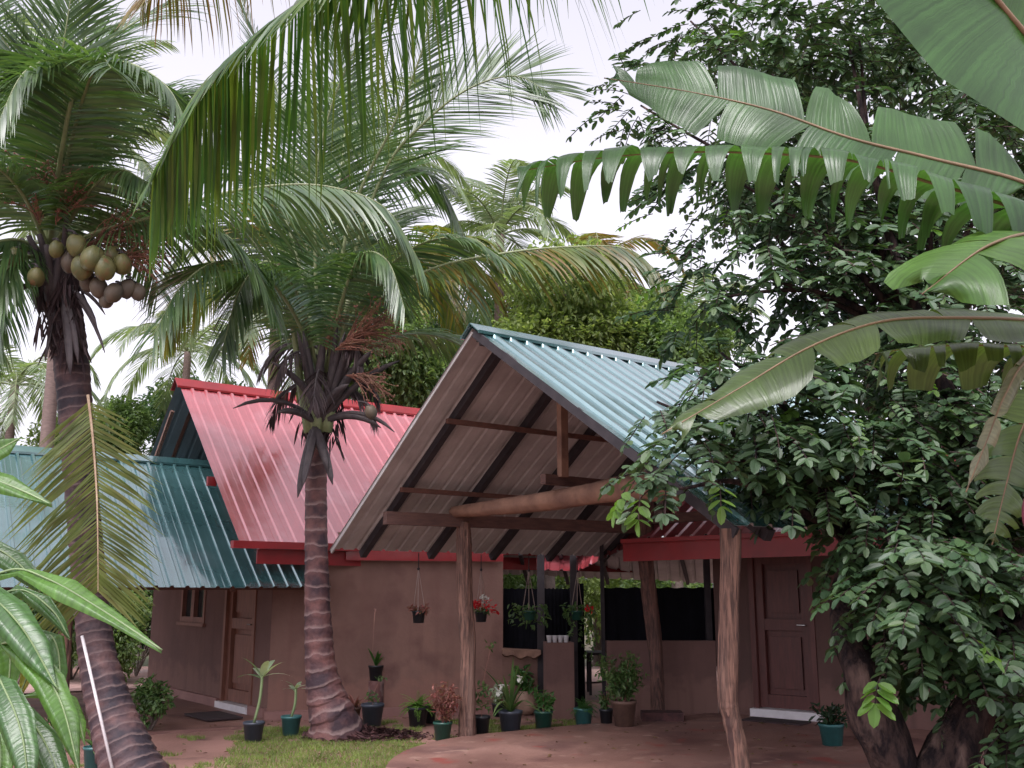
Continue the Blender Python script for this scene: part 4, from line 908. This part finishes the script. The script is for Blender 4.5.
# ================================================================== BANANA PLANTS
def banana_leaf(parent, pts, W, m='banana', mid='bmid', up=None, strip=.16, a0=.25, bend=(.25, .25), tear=.0, t0=.08, r0=.018, m_rows=6, gap=.25, wsc=(1, 1), seed=None, ang=None, wprof=None, bj=.3):
    """midrib through pts; two half blades cut into strips; bend = downward curl of each side; tear = extra random curl"""
    N = 64; sp = cr(pts, N); mb = MB(); Ltot = sum((sp[i+1]-sp[i]).length for i in range(N-1))
    def at(t):
        x = min(max(t, 0), .9999)*(N-1); j = int(x); return lerp(sp[j], sp[min(j+1, N-1)], x-j), (sp[min(j+2, N-1)]-sp[max(j-1, 0)]).normalized()
    def width(t):
        u = (t-t0)/(1-t0)
        if wprof: return W*wprof(u)
        return W*max(.0, min(1, (u/.10)**.6) if u < .10 else 1)*(max(0, (1-u)/.28)**.62 if u > .72 else 1)
    for sd in (1, -1):
        t = t0; uid = 0
        while t < .995:
            dt = strip*(U(.5, 1.5) if tear < .2 else U(.25, 2.1))/Ltot; t1 = min(1, t+dt); 
            if 1-t1 < .02: t1 = 1
            extra = tear*(U(-.4, 1) if R() < .7 else U(0, 1.8)); K = 4; rows = m_rows; vs = []; uvs = []
            lead = U(.25, .45); lf = 1-tear*U(0, .8)
            for a in range(K+1):
                tt = lerp(t, t1, a/K); p, T = at(tt)
                ref = up or Z
                S = T.cross(ref)
                S.normalize(); Nn = S.cross(T).normalized()
                wd = width(tt)*lf*wsc[0 if sd > 0 else 1]*(1+.06*MN.noise(V((tt*Ltot*9, sd*5, 7))))
                d = (S*sd*math.cos(a0)+Nn*math.sin(a0)+T*lead).normalized(); q = p.copy(); bb = bend[0 if sd > 0 else 1]*U(1-.05, 1+.05)+extra
                taper = (1 if tear == 0 else 1)
                for k in range(rows+1):
                    sh = T*((.5-a/K)*dt*Ltot*gap*(k/rows)**1.5) if tear else V((0, 0, 0))
                    wob = Nn*(.012*math.sin(tt*Ltot*16+k*.5+sd)+.02*MN.noise(V((tt*Ltot*4, k*.4, sd))))*(k/rows)
                    vs.append(q+sh+wob); uvs.append((tt*Ltot, k/rows*.3))
                    q = q+d*(wd/rows); d = (d-Z*bb*(.4+k/rows)*.6).normalized()
            fs = []
            for a in range(K):
                for k in range(rows):
                    x = a*(rows+1)+k; fs.append((x, x+1, x+rows+2, x+rows+1) if sd > 0 else (x, x+rows+1, x+rows+2, x+1))
            mb.add(vs, fs, 0, uvs); t = t1
    lf = mb.build('leaf', m, parent, True)
    mb = MB(); mb.tube(sp, [max(.003, r0*(1-i/(N-1)*.85)) for i in range(N)], 6); mb.build('midrib', mid, lf, True)
    return lf
bs = P(1085, 900, 4.7); bs.z = 0
bp = thing('banana_plant', 'tall banana plant at the right edge with torn wet leaves', 'banana plant', bs)
top = P(1075, 330, 4.6)
mb = MB(); mb.tube(cr([bs-Z*.05, bs+V((0, 0, 1)), lerp(bs, top, .7), top, top+Z*.4], 20), [.13-.004*i for i in range(20)], 14, 0, .08); mb.build('stem', 'bstem', bp, True)
def BLF(pp, *a, **k): return banana_leaf(bp, [P(*p) for p in pp], *a, **k)
BLF([(1075,330,4.6),(1150,250,3.8),(1120,160,3.1),(1070,85,2.75),(1012,18,2.6),(950,-60,2.5),(880,-150,2.5)], .43, 'banana', bend=(.10, .12), a0=.12, strip=1.5, up=V((-.15, -.95, .25)), r0=.02, t0=.20)
BLF([(1075,330,4.6),(1090,230,4.3),(1030,185,4.2),(930,158,4.2),(850,138,4.2),(770,110,4.25),(690,92,4.3),(604,78,4.3)], .25, 'banana', bend=(.34, .25), a0=.05, strip=.42, tear=.06, wsc=(1.0, 1), up=V((-.05, -.97, .22)), r0=.014, t0=.28)
BLF([(1075,335,4.6),(1080,250,4.2),(1024,212,4.0),(930,182,3.9),(850,160,3.9),(760,153,3.95),(680,152,4.0),(600,158,4.05),(526,170,4.1)], .40, 'banana', bend=(1.15, 1.3), a0=.15, strip=.085, tear=.45, up=V((0, -.1, 1)), r0=.014, t0=.2, gap=.7, wprof=lambda u: min(1, (u/.08+.05)**.6)*(1 if u < .96 else .7))
BLF([(1075,340,4.6),(1040,322,4.3),(950,318,4.2),(880,322,4.15),(810,347,4.1),(740,388,4.05),(662,434,4.0)], .19, 'banana_o', bend=(.55, .10), a0=.0, strip=.6, tear=.06, up=V((-.1, -.72, .68)), r0=.012, t0=.12)
BLF([(1075,335,4.6),(1085,260,4.0),(1045,235,3.8),(990,245,3.6),(922,294,3.5)], .34, 'banana_l', bend=(.5, .5), a0=.1, strip=.8, tear=.05, up=V((0, -.5, .9)), t0=.3)
BLF([(1075,345,4.6),(1030,346,4.5),(960,345,4.5),(905,349,4.5),(875,354,4.5)], .30, 'banana_o', bend=(.9, .9), a0=.0, strip=.11, tear=.3, up=Z, t0=.1, gap=.6, r0=.008)
BLF([(1075,350,4.6),(1030,358,4.3),(1005,395,4.2),(987,440,4.2),(966,492,4.2)], .05, 'banana_dry', bend=(.5, .5), a0=.0, strip=.3, tear=.15, up=V((-.5, -.8, 0)), r0=.008)
BLF([(1080,360,4.8),(1050,380,4.8),(1022,430,4.8),(1005,490,4.8),(992,545,4.8)], .17, 'banana_o', bend=(.2, .2), a0=.0, strip=.12, tear=.3, up=V((-.2, -1, .2)), r0=.010, gap=.6)
BLF([(1075,340,4.6),(1130,200,4.6),(1220,150,4.8),(1320,260,5)], .25, 'banana', bend=(.4, .4), strip=.3, tear=.2)
mb = MB(); q = P(1033, 516, 4.4); mb.ball(q, .045, (1, 1, 2.3), 14); mb.build('flower_bud', 'bud', bp, True)
mb = MB(); mb.tube(cr([P(1070, 345, 4.6), P(1050, 400, 4.4), P(1034, 470, 4.4), q+Z*.1], 8), .013, 6); mb.build('flower_stem', 'bmid', bp, True)

# lower-left young plant
bs = P(-20, 900, 3.6); bs.z = 0
bp2 = thing('banana_plant', 'young broad-leaved banana plant at the lower left corner', 'banana plant', bs)
tp = P(-25, 690, 3.6)
mb = MB(); mb.tube(cr([bs-Z*.05, lerp(bs, tp, .5), tp], 12), [.07-.003*i for i in range(12)], 12); mb.build('stem', 'bstem', bp2, True)
def BL2(pp, *a, **k):
    k.setdefault('mid', 'bmid_g'); return banana_leaf(bp2, [P(*p) for p in pp], *a, **k)
lp = lambda u: (max(0, math.sin(PI*min(1, u*1.02)))**.6)
K2 = dict(a0=.1, strip=3, r0=.006, wprof=lp)
for pts, W, m, bnd, upv, t0 in (
 ([(-25,690,3.6),(-30,600,3.5),(10,570,3.4),(50,580,3.3),(105,612,3.25),(162,650,3.2)], .062, 'banana_l', (.35, .15), (0, -.5, .85), .3),
 ([(-25,690,3.6),(-50,560,3.5),(-40,470,3.4),(-10,478,3.4),(25,492,3.4),(52,505,3.4)], .05, 'banana_l', (.1, .2), (0, -.8, .6), .35),
 ([(-25,690,3.6),(-50,560,3.5),(-40,475,3.4),(-10,455,3.4),(22,437,3.4)], .06, 'banana_l', (.1, .1), (0, -.9, .3), .4),
 ([(-25,690,3.6),(-45,600,3.4),(-20,590,3.3),(20,625,3.2),(58,690,3.15)], .095, 'banana', (.5, .3), (0, -.6, .8), .3),
 ([(-25,690,3.6),(-40,570,3.6),(-10,548,3.6),(20,565,3.6),(40,592,3.6)], .07, 'banana', (.3, .3), (0, -.7, .6), .3),
 ([(-25,690,3.6),(0,645,3.3),(30,655,3.2),(60,700,3.15),(80,775,3.1)], .075, 'banana_l', (.5, .3), (.2, -.7, .6), .25),
 ([(-25,690,3.6),(-10,670,3.2),(5,690,3.1),(22,735,3.0),(30,800,2.95)], .08, 'banana', (.5, .4), (.1, -.8, .5), .25),
 ([(-25,690,3.6),(5,650,3.5),(28,650,3.45),(28,672,3.4),(18,700,3.4)], .05, 'banana_y', (.3, .3), (0, -.9, .5), .3),
 ([(-25,690,3.6),(10,665,3.8),(40,632,3.9),(58,650,3.9),(60,715,3.9)], .06, 'banana', (.4, .4), (0, -.8, .5), .3),
 ([(-25,700,3.6),(0,715,3.3),(30,720,3.2),(55,765,3.15),(60,800,3.1)], .08, 'banana', (.6, .4), (0, -.6, .8), .2),
 ([(-25,700,3.6),(-20,640,3.4),(-5,620,3.3),(10,650,3.3),(5,720,3.3)], .08, 'banana_l', (.5, .4), (0, -.8, .6), .2),
 ([(-25,690,3.6),(-15,610,3.7),(20,590,3.8),(52,610,3.8),(70,640,3.8)], .05, 'banana', (.3, .4), (0, -.6, .8), .3),
 ([(-25,720,3.6),(-20,700,3.2),(-5,720,3.1),(0,760,3.0),(-5,820,3.0)], .08, 'banana_l', (.5, .4), (0, -.8, .6), .2),
 ([(-25,690,3.6),(10,700,3.9),(50,690,4.0),(75,710,4.0),(85,745,4.0)], .05, 'banana_l', (.4, .4), (0, -.7, .7), .3)):
    BL2(pts, W*.74, m, bend=bnd, up=V(upv), t0=t0, **K2)

# ================================================================== POTS
def potmesh(mb, c, w, h, n=22, taper=.74):
    r = w/2; mb.lathe(c, [(r*taper, 0), (r*.93, h*.86), (r, h*.87), (r, h), (r*.93, h), (r*.9, h*.88), (r*.88, h*.86)], n)
def frnd(mb, p, az, el, L, w, sag, mi=0, seg=6):
    d = V((math.cos(az)*math.cos(el), math.sin(az)*math.cos(el), math.sin(el))); q = V(p); vs = []
    S = V((-math.sin(az), math.cos(az), 0))
    for k in range(seg+1):
        f = k/seg; ww = w*(.3+.7*math.sin(PI*min(1, f*.95+.05)))*.5 if f < 1 else .001
        vs += [q+S*ww, q-S*ww]; q = q+d*(L/seg); d = (d-Z*sag/seg).normalized()
    mb.add(vs, [(2*k, 2*k+1, 2*k+3, 2*k+2) for k in range(seg)], mi)
def fernf(mb, p, az, el, L, ls, sag):
    d = V((math.cos(az)*math.cos(el), math.sin(az)*math.cos(el), math.sin(el))); q = V(p); k = int(L/(ls*.28)); 
    for i in range(k):
        q = q+d*(L/k); d = (d-Z*sag/k).normalized(); S = d.cross(Z).normalized(); tp = 1-.7*i/k
        for sd in (1, -1): mb.leaf(q, (S*sd+d*.5+rdir()*.15), Z+rdir()*.2, ls*tp*U(.8, 1.1), ls*.34*tp)
def potted(px, py, wpx, hpx, pm, label, kind, fm, fw, fh, name='potted_plant', z0=None, dist=None, bushn=160, ls=None, taper=.74):
    q = G(px, py, z0 or 0.0) if dist is None else P(px, py, dist)
    s = q.y/1006; w = wpx*s; h = hpx*s*1.0; t = thing(name, label, 'potted plant', q, 'potted plants set out around the yard')
    mb = MB(); 
    if kind == 'round' or taper > 1: mb.lathe(q, [(w*.28, 0), (w*.45, h*.22), (w*.5, h*.5), (w*.45, h*.78), (w*.36, h*.93), (w*.38, h), (w*.33, h), (w*.33, h*.9)], 24)
    else: potmesh(mb, q, w, h, taper=taper)
    mb.build('pot', pm, t, True)
    mb = MB(); mb.lathe(q+Z*h*.84, [(w*.40 if taper <= 1 else w*.32, 0), (w*.38 if taper <= 1 else w*.3, h*.05), (.005, h*.08)], 14); mb.build('soil', 'soil', t)
    c = q+Z*h*.9; W = fw*s; H = fh*s; mb = MB()
    if kind == 'fern':
        for i in range(34): fernf(mb, c+rdir()*.02, U(0, 2*PI), U(.2, 1.3), U(.55, .8)*max(W*.5, H)*1.15, .05, U(1.0, 1.9))
    elif kind == 'bush' or kind == 'round':
        st = MB()
        for i in range(14):
            e = V((U(-1, 1)*W*.42, U(-1, 1)*W*.35, H*U(.45, .9))); pts = cr([c, c+e*.5+V((0, 0, H*.1)), c+e], 5); st.tube(pts, [.006, .005, .004, .003, .002], 4)
            for k in range(bushn//14):
                tq = U(.25, 1); p = lerp(c, c+e, tq)+rdir()*W*.10; l = ls or .055; mb.leaf(p, (rdir()+V((e.x, e.y, .1))*1.2), Z+rdir()*.5, l*U(.7, 1.3), l*U(.35, .55))
        st.build('stem', 'stick', t)
    elif kind == 'blade':
        for i in range(22): frnd(mb, c, U(0, 2*PI), U(.5, 1.45), H*U(.6, 1.05), .035, U(.5, 1.8))
    elif kind == 'dieff':
        st = MB(); lean = V((W*.10, 0, H*.62)); st.tube(cr([c, c+lean*.5+V((.02, 0, 0)), c+lean], 8), [.016]*8, 8); st.build('stem', 'bmid_g', t, True)
        for i in range(7):
            az = i*2.4+.4; el = U(.3, 1.1); frnd(mb, c+lean*U(.85, 1), az, el, H*U(.32, .45), H*.10, 1.0)
    elif kind == 'twig':
        st = MB(); st.tube(cr([c, c+V((.02, 0, H*.5)), c+V((W*.3, 0, H))], 8), .005, 5); st.build('stem', 'stick', t)
        for i in range(bushn//3): tq = U(.1, .45); p = c+V((U(-1, 1)*W*.25, U(-1, 1)*W*.2, H*tq)); mb.leaf(p, rdir()+Z*.3, Z+rdir()*.4, .07, .035)
        for i in range(10): mb.leaf(c+V((W*.3, 0, H))+rdir()*.05, rdir(), Z, .06, .03)
    mb.build('foliage', fm, t)
    return t
potted(253, 741, 21, 18, 'potgrey', 'charcoal pot holding a tall leaning variegated plant left of the ringed palm', 'dieff', 'varieg', 60, 76)
potted(290.5, 735, 20, 18, 'potteal', 'teal pot with a short white-streaked plant beside the ringed palm trunk', 'dieff', 'varieg', 32, 44)
potted(372, 726, 23, 21, 'potgrey', 'large charcoal pot in front of the wooden stump', 'twig', 'herb', 24, 26, bushn=60)
potted(354, 722, 13, 14, 'potbrown', 'small brown pot tucked between the ringed palm and the stump', 'blade', 'pinkleaf', 14, 18)
q = G(375, 716); st = MB(); st.tube(cr([q-Z*.03, q+Z*.2, q+Z*.44], 10), [.115, .108, .105, .102, .10, .10, .10, .10, .102, .104], 16, 0, .12, 4)
o = st.build('stump', 'ptrunk', None, True, q); tag(o, 'short ringed palm stump carrying a leafy pot against the brown wall', 'stump')
potted(375.5, 680.0, 15, 14, 'potblack', 'small black pot of spiky leaves standing on the stump', 'blade', 'fern_d', 26, 22, dist=q.y)
mb = MB(); a = G(368, 716); pts = cr([a, P(372, 660, a.y), P(374.5, 615, a.y), P(376, 610, a.y), P(373.5, 609, a.y)], 14); mb.tube(pts, .017, 6); o = mb.build('cane', 'cane_m', None, True, a); tag(o, 'thin reddish cane with hooked tip standing beside the stump', 'stick')
potted(417.5, 726, 21, 18, 'potblack', 'black pot with a bright green fern against the brown wall', 'fern', 'fern', 46, 26)
potted(430, 723, 12, 12, 'potblack', 'little black pot half hidden behind the pink-leaved shrub', 'blade', 'herb', 12, 12)
potted(442.5, 740, 19, 17, 'potgreen', 'dark green pot with a pinkish-red leaved shrub left of the log post', 'bush', 'pinkleaf', 38, 44, bushn=420, ls=.06)
potted(481.5, 735, 17, 18, 'potblack', 'black pot right behind the log post with a tall thin twig', 'twig', 'herb', 30, 68, bushn=130)
potted(499.5, 716, 16, 12, 'potblack', 'low black pot with white-edged leaves behind the largest pot', 'bush', 'varieg', 22, 18, bushn=110, ls=.08)
potted(510.5, 732, 24, 20, 'potgrey', 'largest charcoal pot with long upright leaves and white flowers', 'blade', 'herb', 42, 56)
potted(525.5, 714, 22, 22, 'potclay', 'pale round clay pot with broad leaves near the counter block', 'round', 'fern_d', 40, 26, bushn=180, ls=.10, taper=1.2)
potted(543.5, 729, 19, 17, 'potgreen', 'green pot with a small leafy plant and white bloom right of the clay pot', 'bush', 'fern_d', 26, 24, bushn=190, ls=.07)
potted(583.5, 726, 19, 17, 'potteal', 'teal pot with a soft green fern in front of the gateway', 'fern', 'fern_d', 36, 20)
potted(606.5, 726, 14, 16, 'potblack', 'narrow dark pot beside the big brown pot', 'bush', 'herb', 18, 20, bushn=140)
potted(624.5, 726, 25, 24, 'potbrown', 'big brown pot with the tallest bushy green shrub before the half wall', 'bush', 'herb', 60, 50, bushn=1100, ls=.065, z0=.035)
potted(832.5, 745, 25, 20, 'potteal', 'teal pot with dark rosette leaves right of the panelled door', 'bush', 'darkleaf', 36, 20, bushn=190, ls=.08, z0=.035)
potted(93, 768, 21, 20, 'potteal', 'teal pot with a sparse plant at the left of the leaning palm base', 'blade', 'herb', 40, 36)
potted(52, 752, 20, 18, 'potblack', 'black pot among the broad leaves by the verandah post', 'bush', 'herb', 30, 22, bushn=120)
# white flowers of the big pot
mb = MB(); c = G(510.5, 732)
tp = bpy.data.objects.get('potted_plant.009')
for o in COL.objects:
    if o.get('label', '').startswith('largest charcoal'): tp = o
for (px, py) in ((498, 692), (519, 678), (503, 686)):
    q = P(px, py, c.y-.1); mb = MB()
    for k in range(9): mb.leaf(q, rdir()+V((0, -.4, 0)), Z, .07, .04)
    mb.build('flower', 'flower_white', tp)

# ================================================================== HANGING POTS
def EL(px):
    best = (1e9, None)
    for i in range(0, 520):
        q = PW(i*.01, .06, PEz-.05); x = 512+FPX*q.x/(q.y*math.cos(PITCH)+(q.z-1.6)*math.sin(PITCH))
        if abs(x-px) < best[0]: best = (abs(x-px), q)
    return best[1]
def hanging(px, ptop, w, h, pm, label, kind):
    a = EL(px); s = a.y/1006; c = P(px, ptop+h, a.y); W = w*s; H = h*s
    t = thing('hanging_pot', label, 'hanging pot', c, 'pots hanging under the porch eave')
    mb = MB(); potmesh(mb, c, W, H, 18); mb.build('pot', pm, t, True)
    for k in range(3):
        an = 2*PI*k/3+.5; mb = MB(); mb.tube([c+V((math.cos(an)*W*.49, math.sin(an)*W*.49, H)), a-Z*.16], .0045, 5); mb.build('cord', 'cord', t)
    mb = MB(); mb.tube(cr([a-Z*.17, a-Z*.10, a, a+Z*.03], 6), .006, 5); mb.ball(a-Z*.16, .018, n=8); mb.build('hook', 'rafter', t)
    mb = MB(); fm = 'herb'; cc = c+Z*H
    if kind == 'pale':
        for i in range(70): mb.leaf(cc+V((U(-1, 1)*W*.7, U(-.5, .5)*W, U(-.03, .05))), rdir()-Z*.2, Z+rdir()*.5, .07, .03)
        fm = 'pinkleaf'
    if kind == 'red':
        for i in range(60): mb.leaf(cc+V((U(-1, 1)*W*.6, U(-.5, .5)*W, U(-.02, .05))), rdir(), Z, .06, .03)
        f = MB()
        for i in range(60): f.leaf(cc+V((U(-1, 1)*W*.7, U(-.6, .2)*W, U(.02, .14))), rdir(), Z, .045, .035)
        f.build('flower', 'flower_red', t); f = MB()
        for i in range(20): f.leaf(cc+V((U(.8, 1.3)*W, U(-.4, 0)*W, U(-.02, .06))), rdir(), Z, .045, .035)
        f.build('flower', 'flower_red', t)
        f = MB()
        for i in range(24): f.leaf(cc+V((U(-.2, .6)*W, U(-.6, 0)*W, U(.12, .2))), rdir(), Z, .045, .035)
        f.build('flower', 'flower_white', t)
    if kind == 'spill':
        for i in range(130): mb.leaf(cc+V((U(-1.3, 1.3)*W, U(-.5, .5)*W, U(-.18, .10))), rdir()-Z*.3, Z+rdir()*.5, .075, .035)
        fm = 'herb'
    if kind == 'trail':
        for i in range(90): mb.leaf(cc+V((U(-1, .9)*W*1.2, U(-.5, .5)*W, U(-.10, .08))), rdir()-Z*.3, Z+rdir()*.5, .075, .035)
        for k in range(4):
            x = (.2, .8, 1.1, -.6)[k]*W
            for i in range(34): f = i/34; mb.leaf(cc+V((x+.03*math.sin(f*9+k)+.04*f, -.05, -f*(.62, .7, .45, .35)[k])), rdir()-Z*.3, Z+rdir()*.4, .06, .03)
        f = MB()
        for i in range(20): f.leaf(cc+V((W*.9+U(-.05, .05), -.08, U(-.02, .06))), rdir(), Z, .04, .03)
        f.build('flower', 'flower_red', t)
    mb.build('foliage', fm, t)
hanging(418.5, 611, 14, 12, 'potblack', 'small hanging black pot with wispy pink plant left of the log post', 'pale')
hanging(481, 612, 13, 10, 'potblack', 'hanging black pot with red and white flowers just right of the log post', 'red')
hanging(529, 611, 15, 9, 'potgreen', 'hanging pot spilling pale leaves in front of the black window', 'spill')
hanging(577, 611, 13, 9, 'potgreen', 'hanging pot with long trailing vines in front of the gateway', 'trail')

# white rod leaning on the left palm
a = G(116, 785); b = P(82, 636, 9.35)
a = P(113, 772, 9.0); mb = MB(); mb.tube([a-(b-a)*.04, lerp(a, b, .5), b], .014, 8); o = mb.build('rod', 'rod', None, True, a); tag(o, 'thin white rod leaning against the dark coconut palm trunk', 'rod')
# mulch of coconut husk fibre round the ringed palm
mb = MB()
for i in range(1500):
    e = rdir(); r = R()**.6; q = G(365, 736)+V((e.x*.75*r, e.y*.45*r, 0)); q.z = U(0, .07)*(1-r)+.01
    mb.leaf(q, V((e.y, -e.x, U(-.1, .25)))+rdir()*.4, Z+rdir()*.5, U(.06, .14), U(.015, .035))
o = mb.build('mulch', 'mulch', None, False); tag(o, 'dark reddish husk mulch heaped at the ringed palm base', 'mulch', None, 'stuff')
# grass
mb = MB()
def gmask(q):
    x = 512+FPX*q.x/(q.y*math.cos(PITCH)-1.6*math.sin(PITCH)); 
    dz = (q.y*math.sin(PITCH)+1.6*math.cos(PITCH)); y = 384+FPX*dz/(q.y*math.cos(PITCH)-1.6*math.sin(PITCH)); return x, y
import bisect
ed = [(p.x, p.y) for p in edge]
def inpoly(x, y):
    c = False; n = len(poly); j = n-1
    for i in range(n):
        a = poly[i]; b = poly[j]
        if (a.y > y) != (b.y > y) and x < (b.x-a.x)*(y-a.y)/(b.y-a.y)+a.x: c = not c
        j = i
    return c
cnt = 0
gp = []
for i in range(90000):
    x = U(-4.2, .9); y = U(8.2, 13.0)
    if inpoly(x, y): continue
    q = V((x, y, 0)); a, b = gmask(q)
    dens = 0
    if 215 < a < 470 and b > 727: dens = .95 if b > 742 else .65
    if a > 330 and b < 760: dens = max(dens, .6)
    if a > 395 and b > 718: dens = max(dens, .5)
    if a < 240: dens *= max(0, (a-200)/40)
    nz = MN.noise(V((x*1.7, y*1.7, 4)))+.5*MN.noise(V((x*5, y*5, 1)))
    if a < 330 and 738 < b < 752: nz -= .15
    if nz+dens*.9 < .42: continue
    if 405 < a < 470 and 722 < b < 736 and nz < .15: continue
    h = U(.015, .05); d = V((U(-.6, .6), U(-.6, .6), 1)).normalized(); s = V((U(-1, 1), U(-1, 1), 0)).normalized()*.004
    zz = gz(x, y); q.z = zz
    mb.add([q-s, q+s, q+d*h+V((U(-.02, .02), U(-.02, .02), 0))], [(0, 1, 2)]); cnt += 1
print('grass', cnt)
o = mb.build('grass', 'grass'); tag(o, 'short patchy grass in front of the ringed palm', 'grass', None, 'stuff')
mb = MB()
for i in range(520):
    x, y = (U(-5, 4.5), U(7.2, 13.2)) if R() < .8 else (U(-1, 3), U(5, 9)); z = (.042 if inpoly(x, y) else .02)
    p = V((x, y, z)); a = U(0, 6.28); mb.leaf(p, V((math.cos(a), math.sin(a), U(0, .15))), Z+rdir()*.25, U(.02, .07), U(.012, .03))
o = mb.build('leaf_litter', 'litter'); tag(o, 'small dry leaves scattered over the yard and porch floor', 'leaf litter', None, 'stuff')
# ================================================================== LIGHT
w = bpy.data.worlds.new('World'); scene.world = w; w.use_nodes = True; n = w.node_tree.nodes; l = w.node_tree.links
bg = n['Background']; sky = n.new('ShaderNodeTexSky'); sky.sky_type = 'NISHITA'; sky.sun_disc = False
SE, SR = math.radians(58), math.radians(200)
sky.sun_elevation = SE; sky.sun_rotation = SR; sky.dust_density = 4; sky.air_density = 1.2
hs = n.new('ShaderNodeHueSaturation'); hs.inputs['Saturation'].default_value = .10; l.new(sky.outputs[0], hs.inputs['Color'])
tm = n.new('ShaderNodeMix'); tm.data_type = 'RGBA'; tm.blend_type = 'MULTIPLY'; tm.inputs[0].default_value = 1; l.new(hs.outputs[0], tm.inputs[6]); tm.inputs[7].default_value = (1.01, .965, 1.07, 1)
l.new(tm.outputs[2], bg.inputs[0]); bg.inputs[1].default_value = .15
sl = bpy.data.lights.new('sun', 'SUN'); sl.energy = .9; sl.angle = math.radians(25); sl.color = (1, .96, .93)
so = bpy.data.objects.new('sun', sl); COL.objects.link(so)
sd = V((math.sin(SR)*math.cos(SE), math.cos(SR)*math.cos(SE), math.sin(SE)))
so.rotation_euler = sd.to_track_quat('Z', 'Y').to_euler()
vs = scene.view_settings; vs.view_transform = 'Standard'; vs.look = 'None'; vs.exposure = 1.12; vs.gamma = 1; vs.use_curve_mapping = False
scene.cycles.max_bounces = 8; scene.cycles.transparent_max_bounces = 4
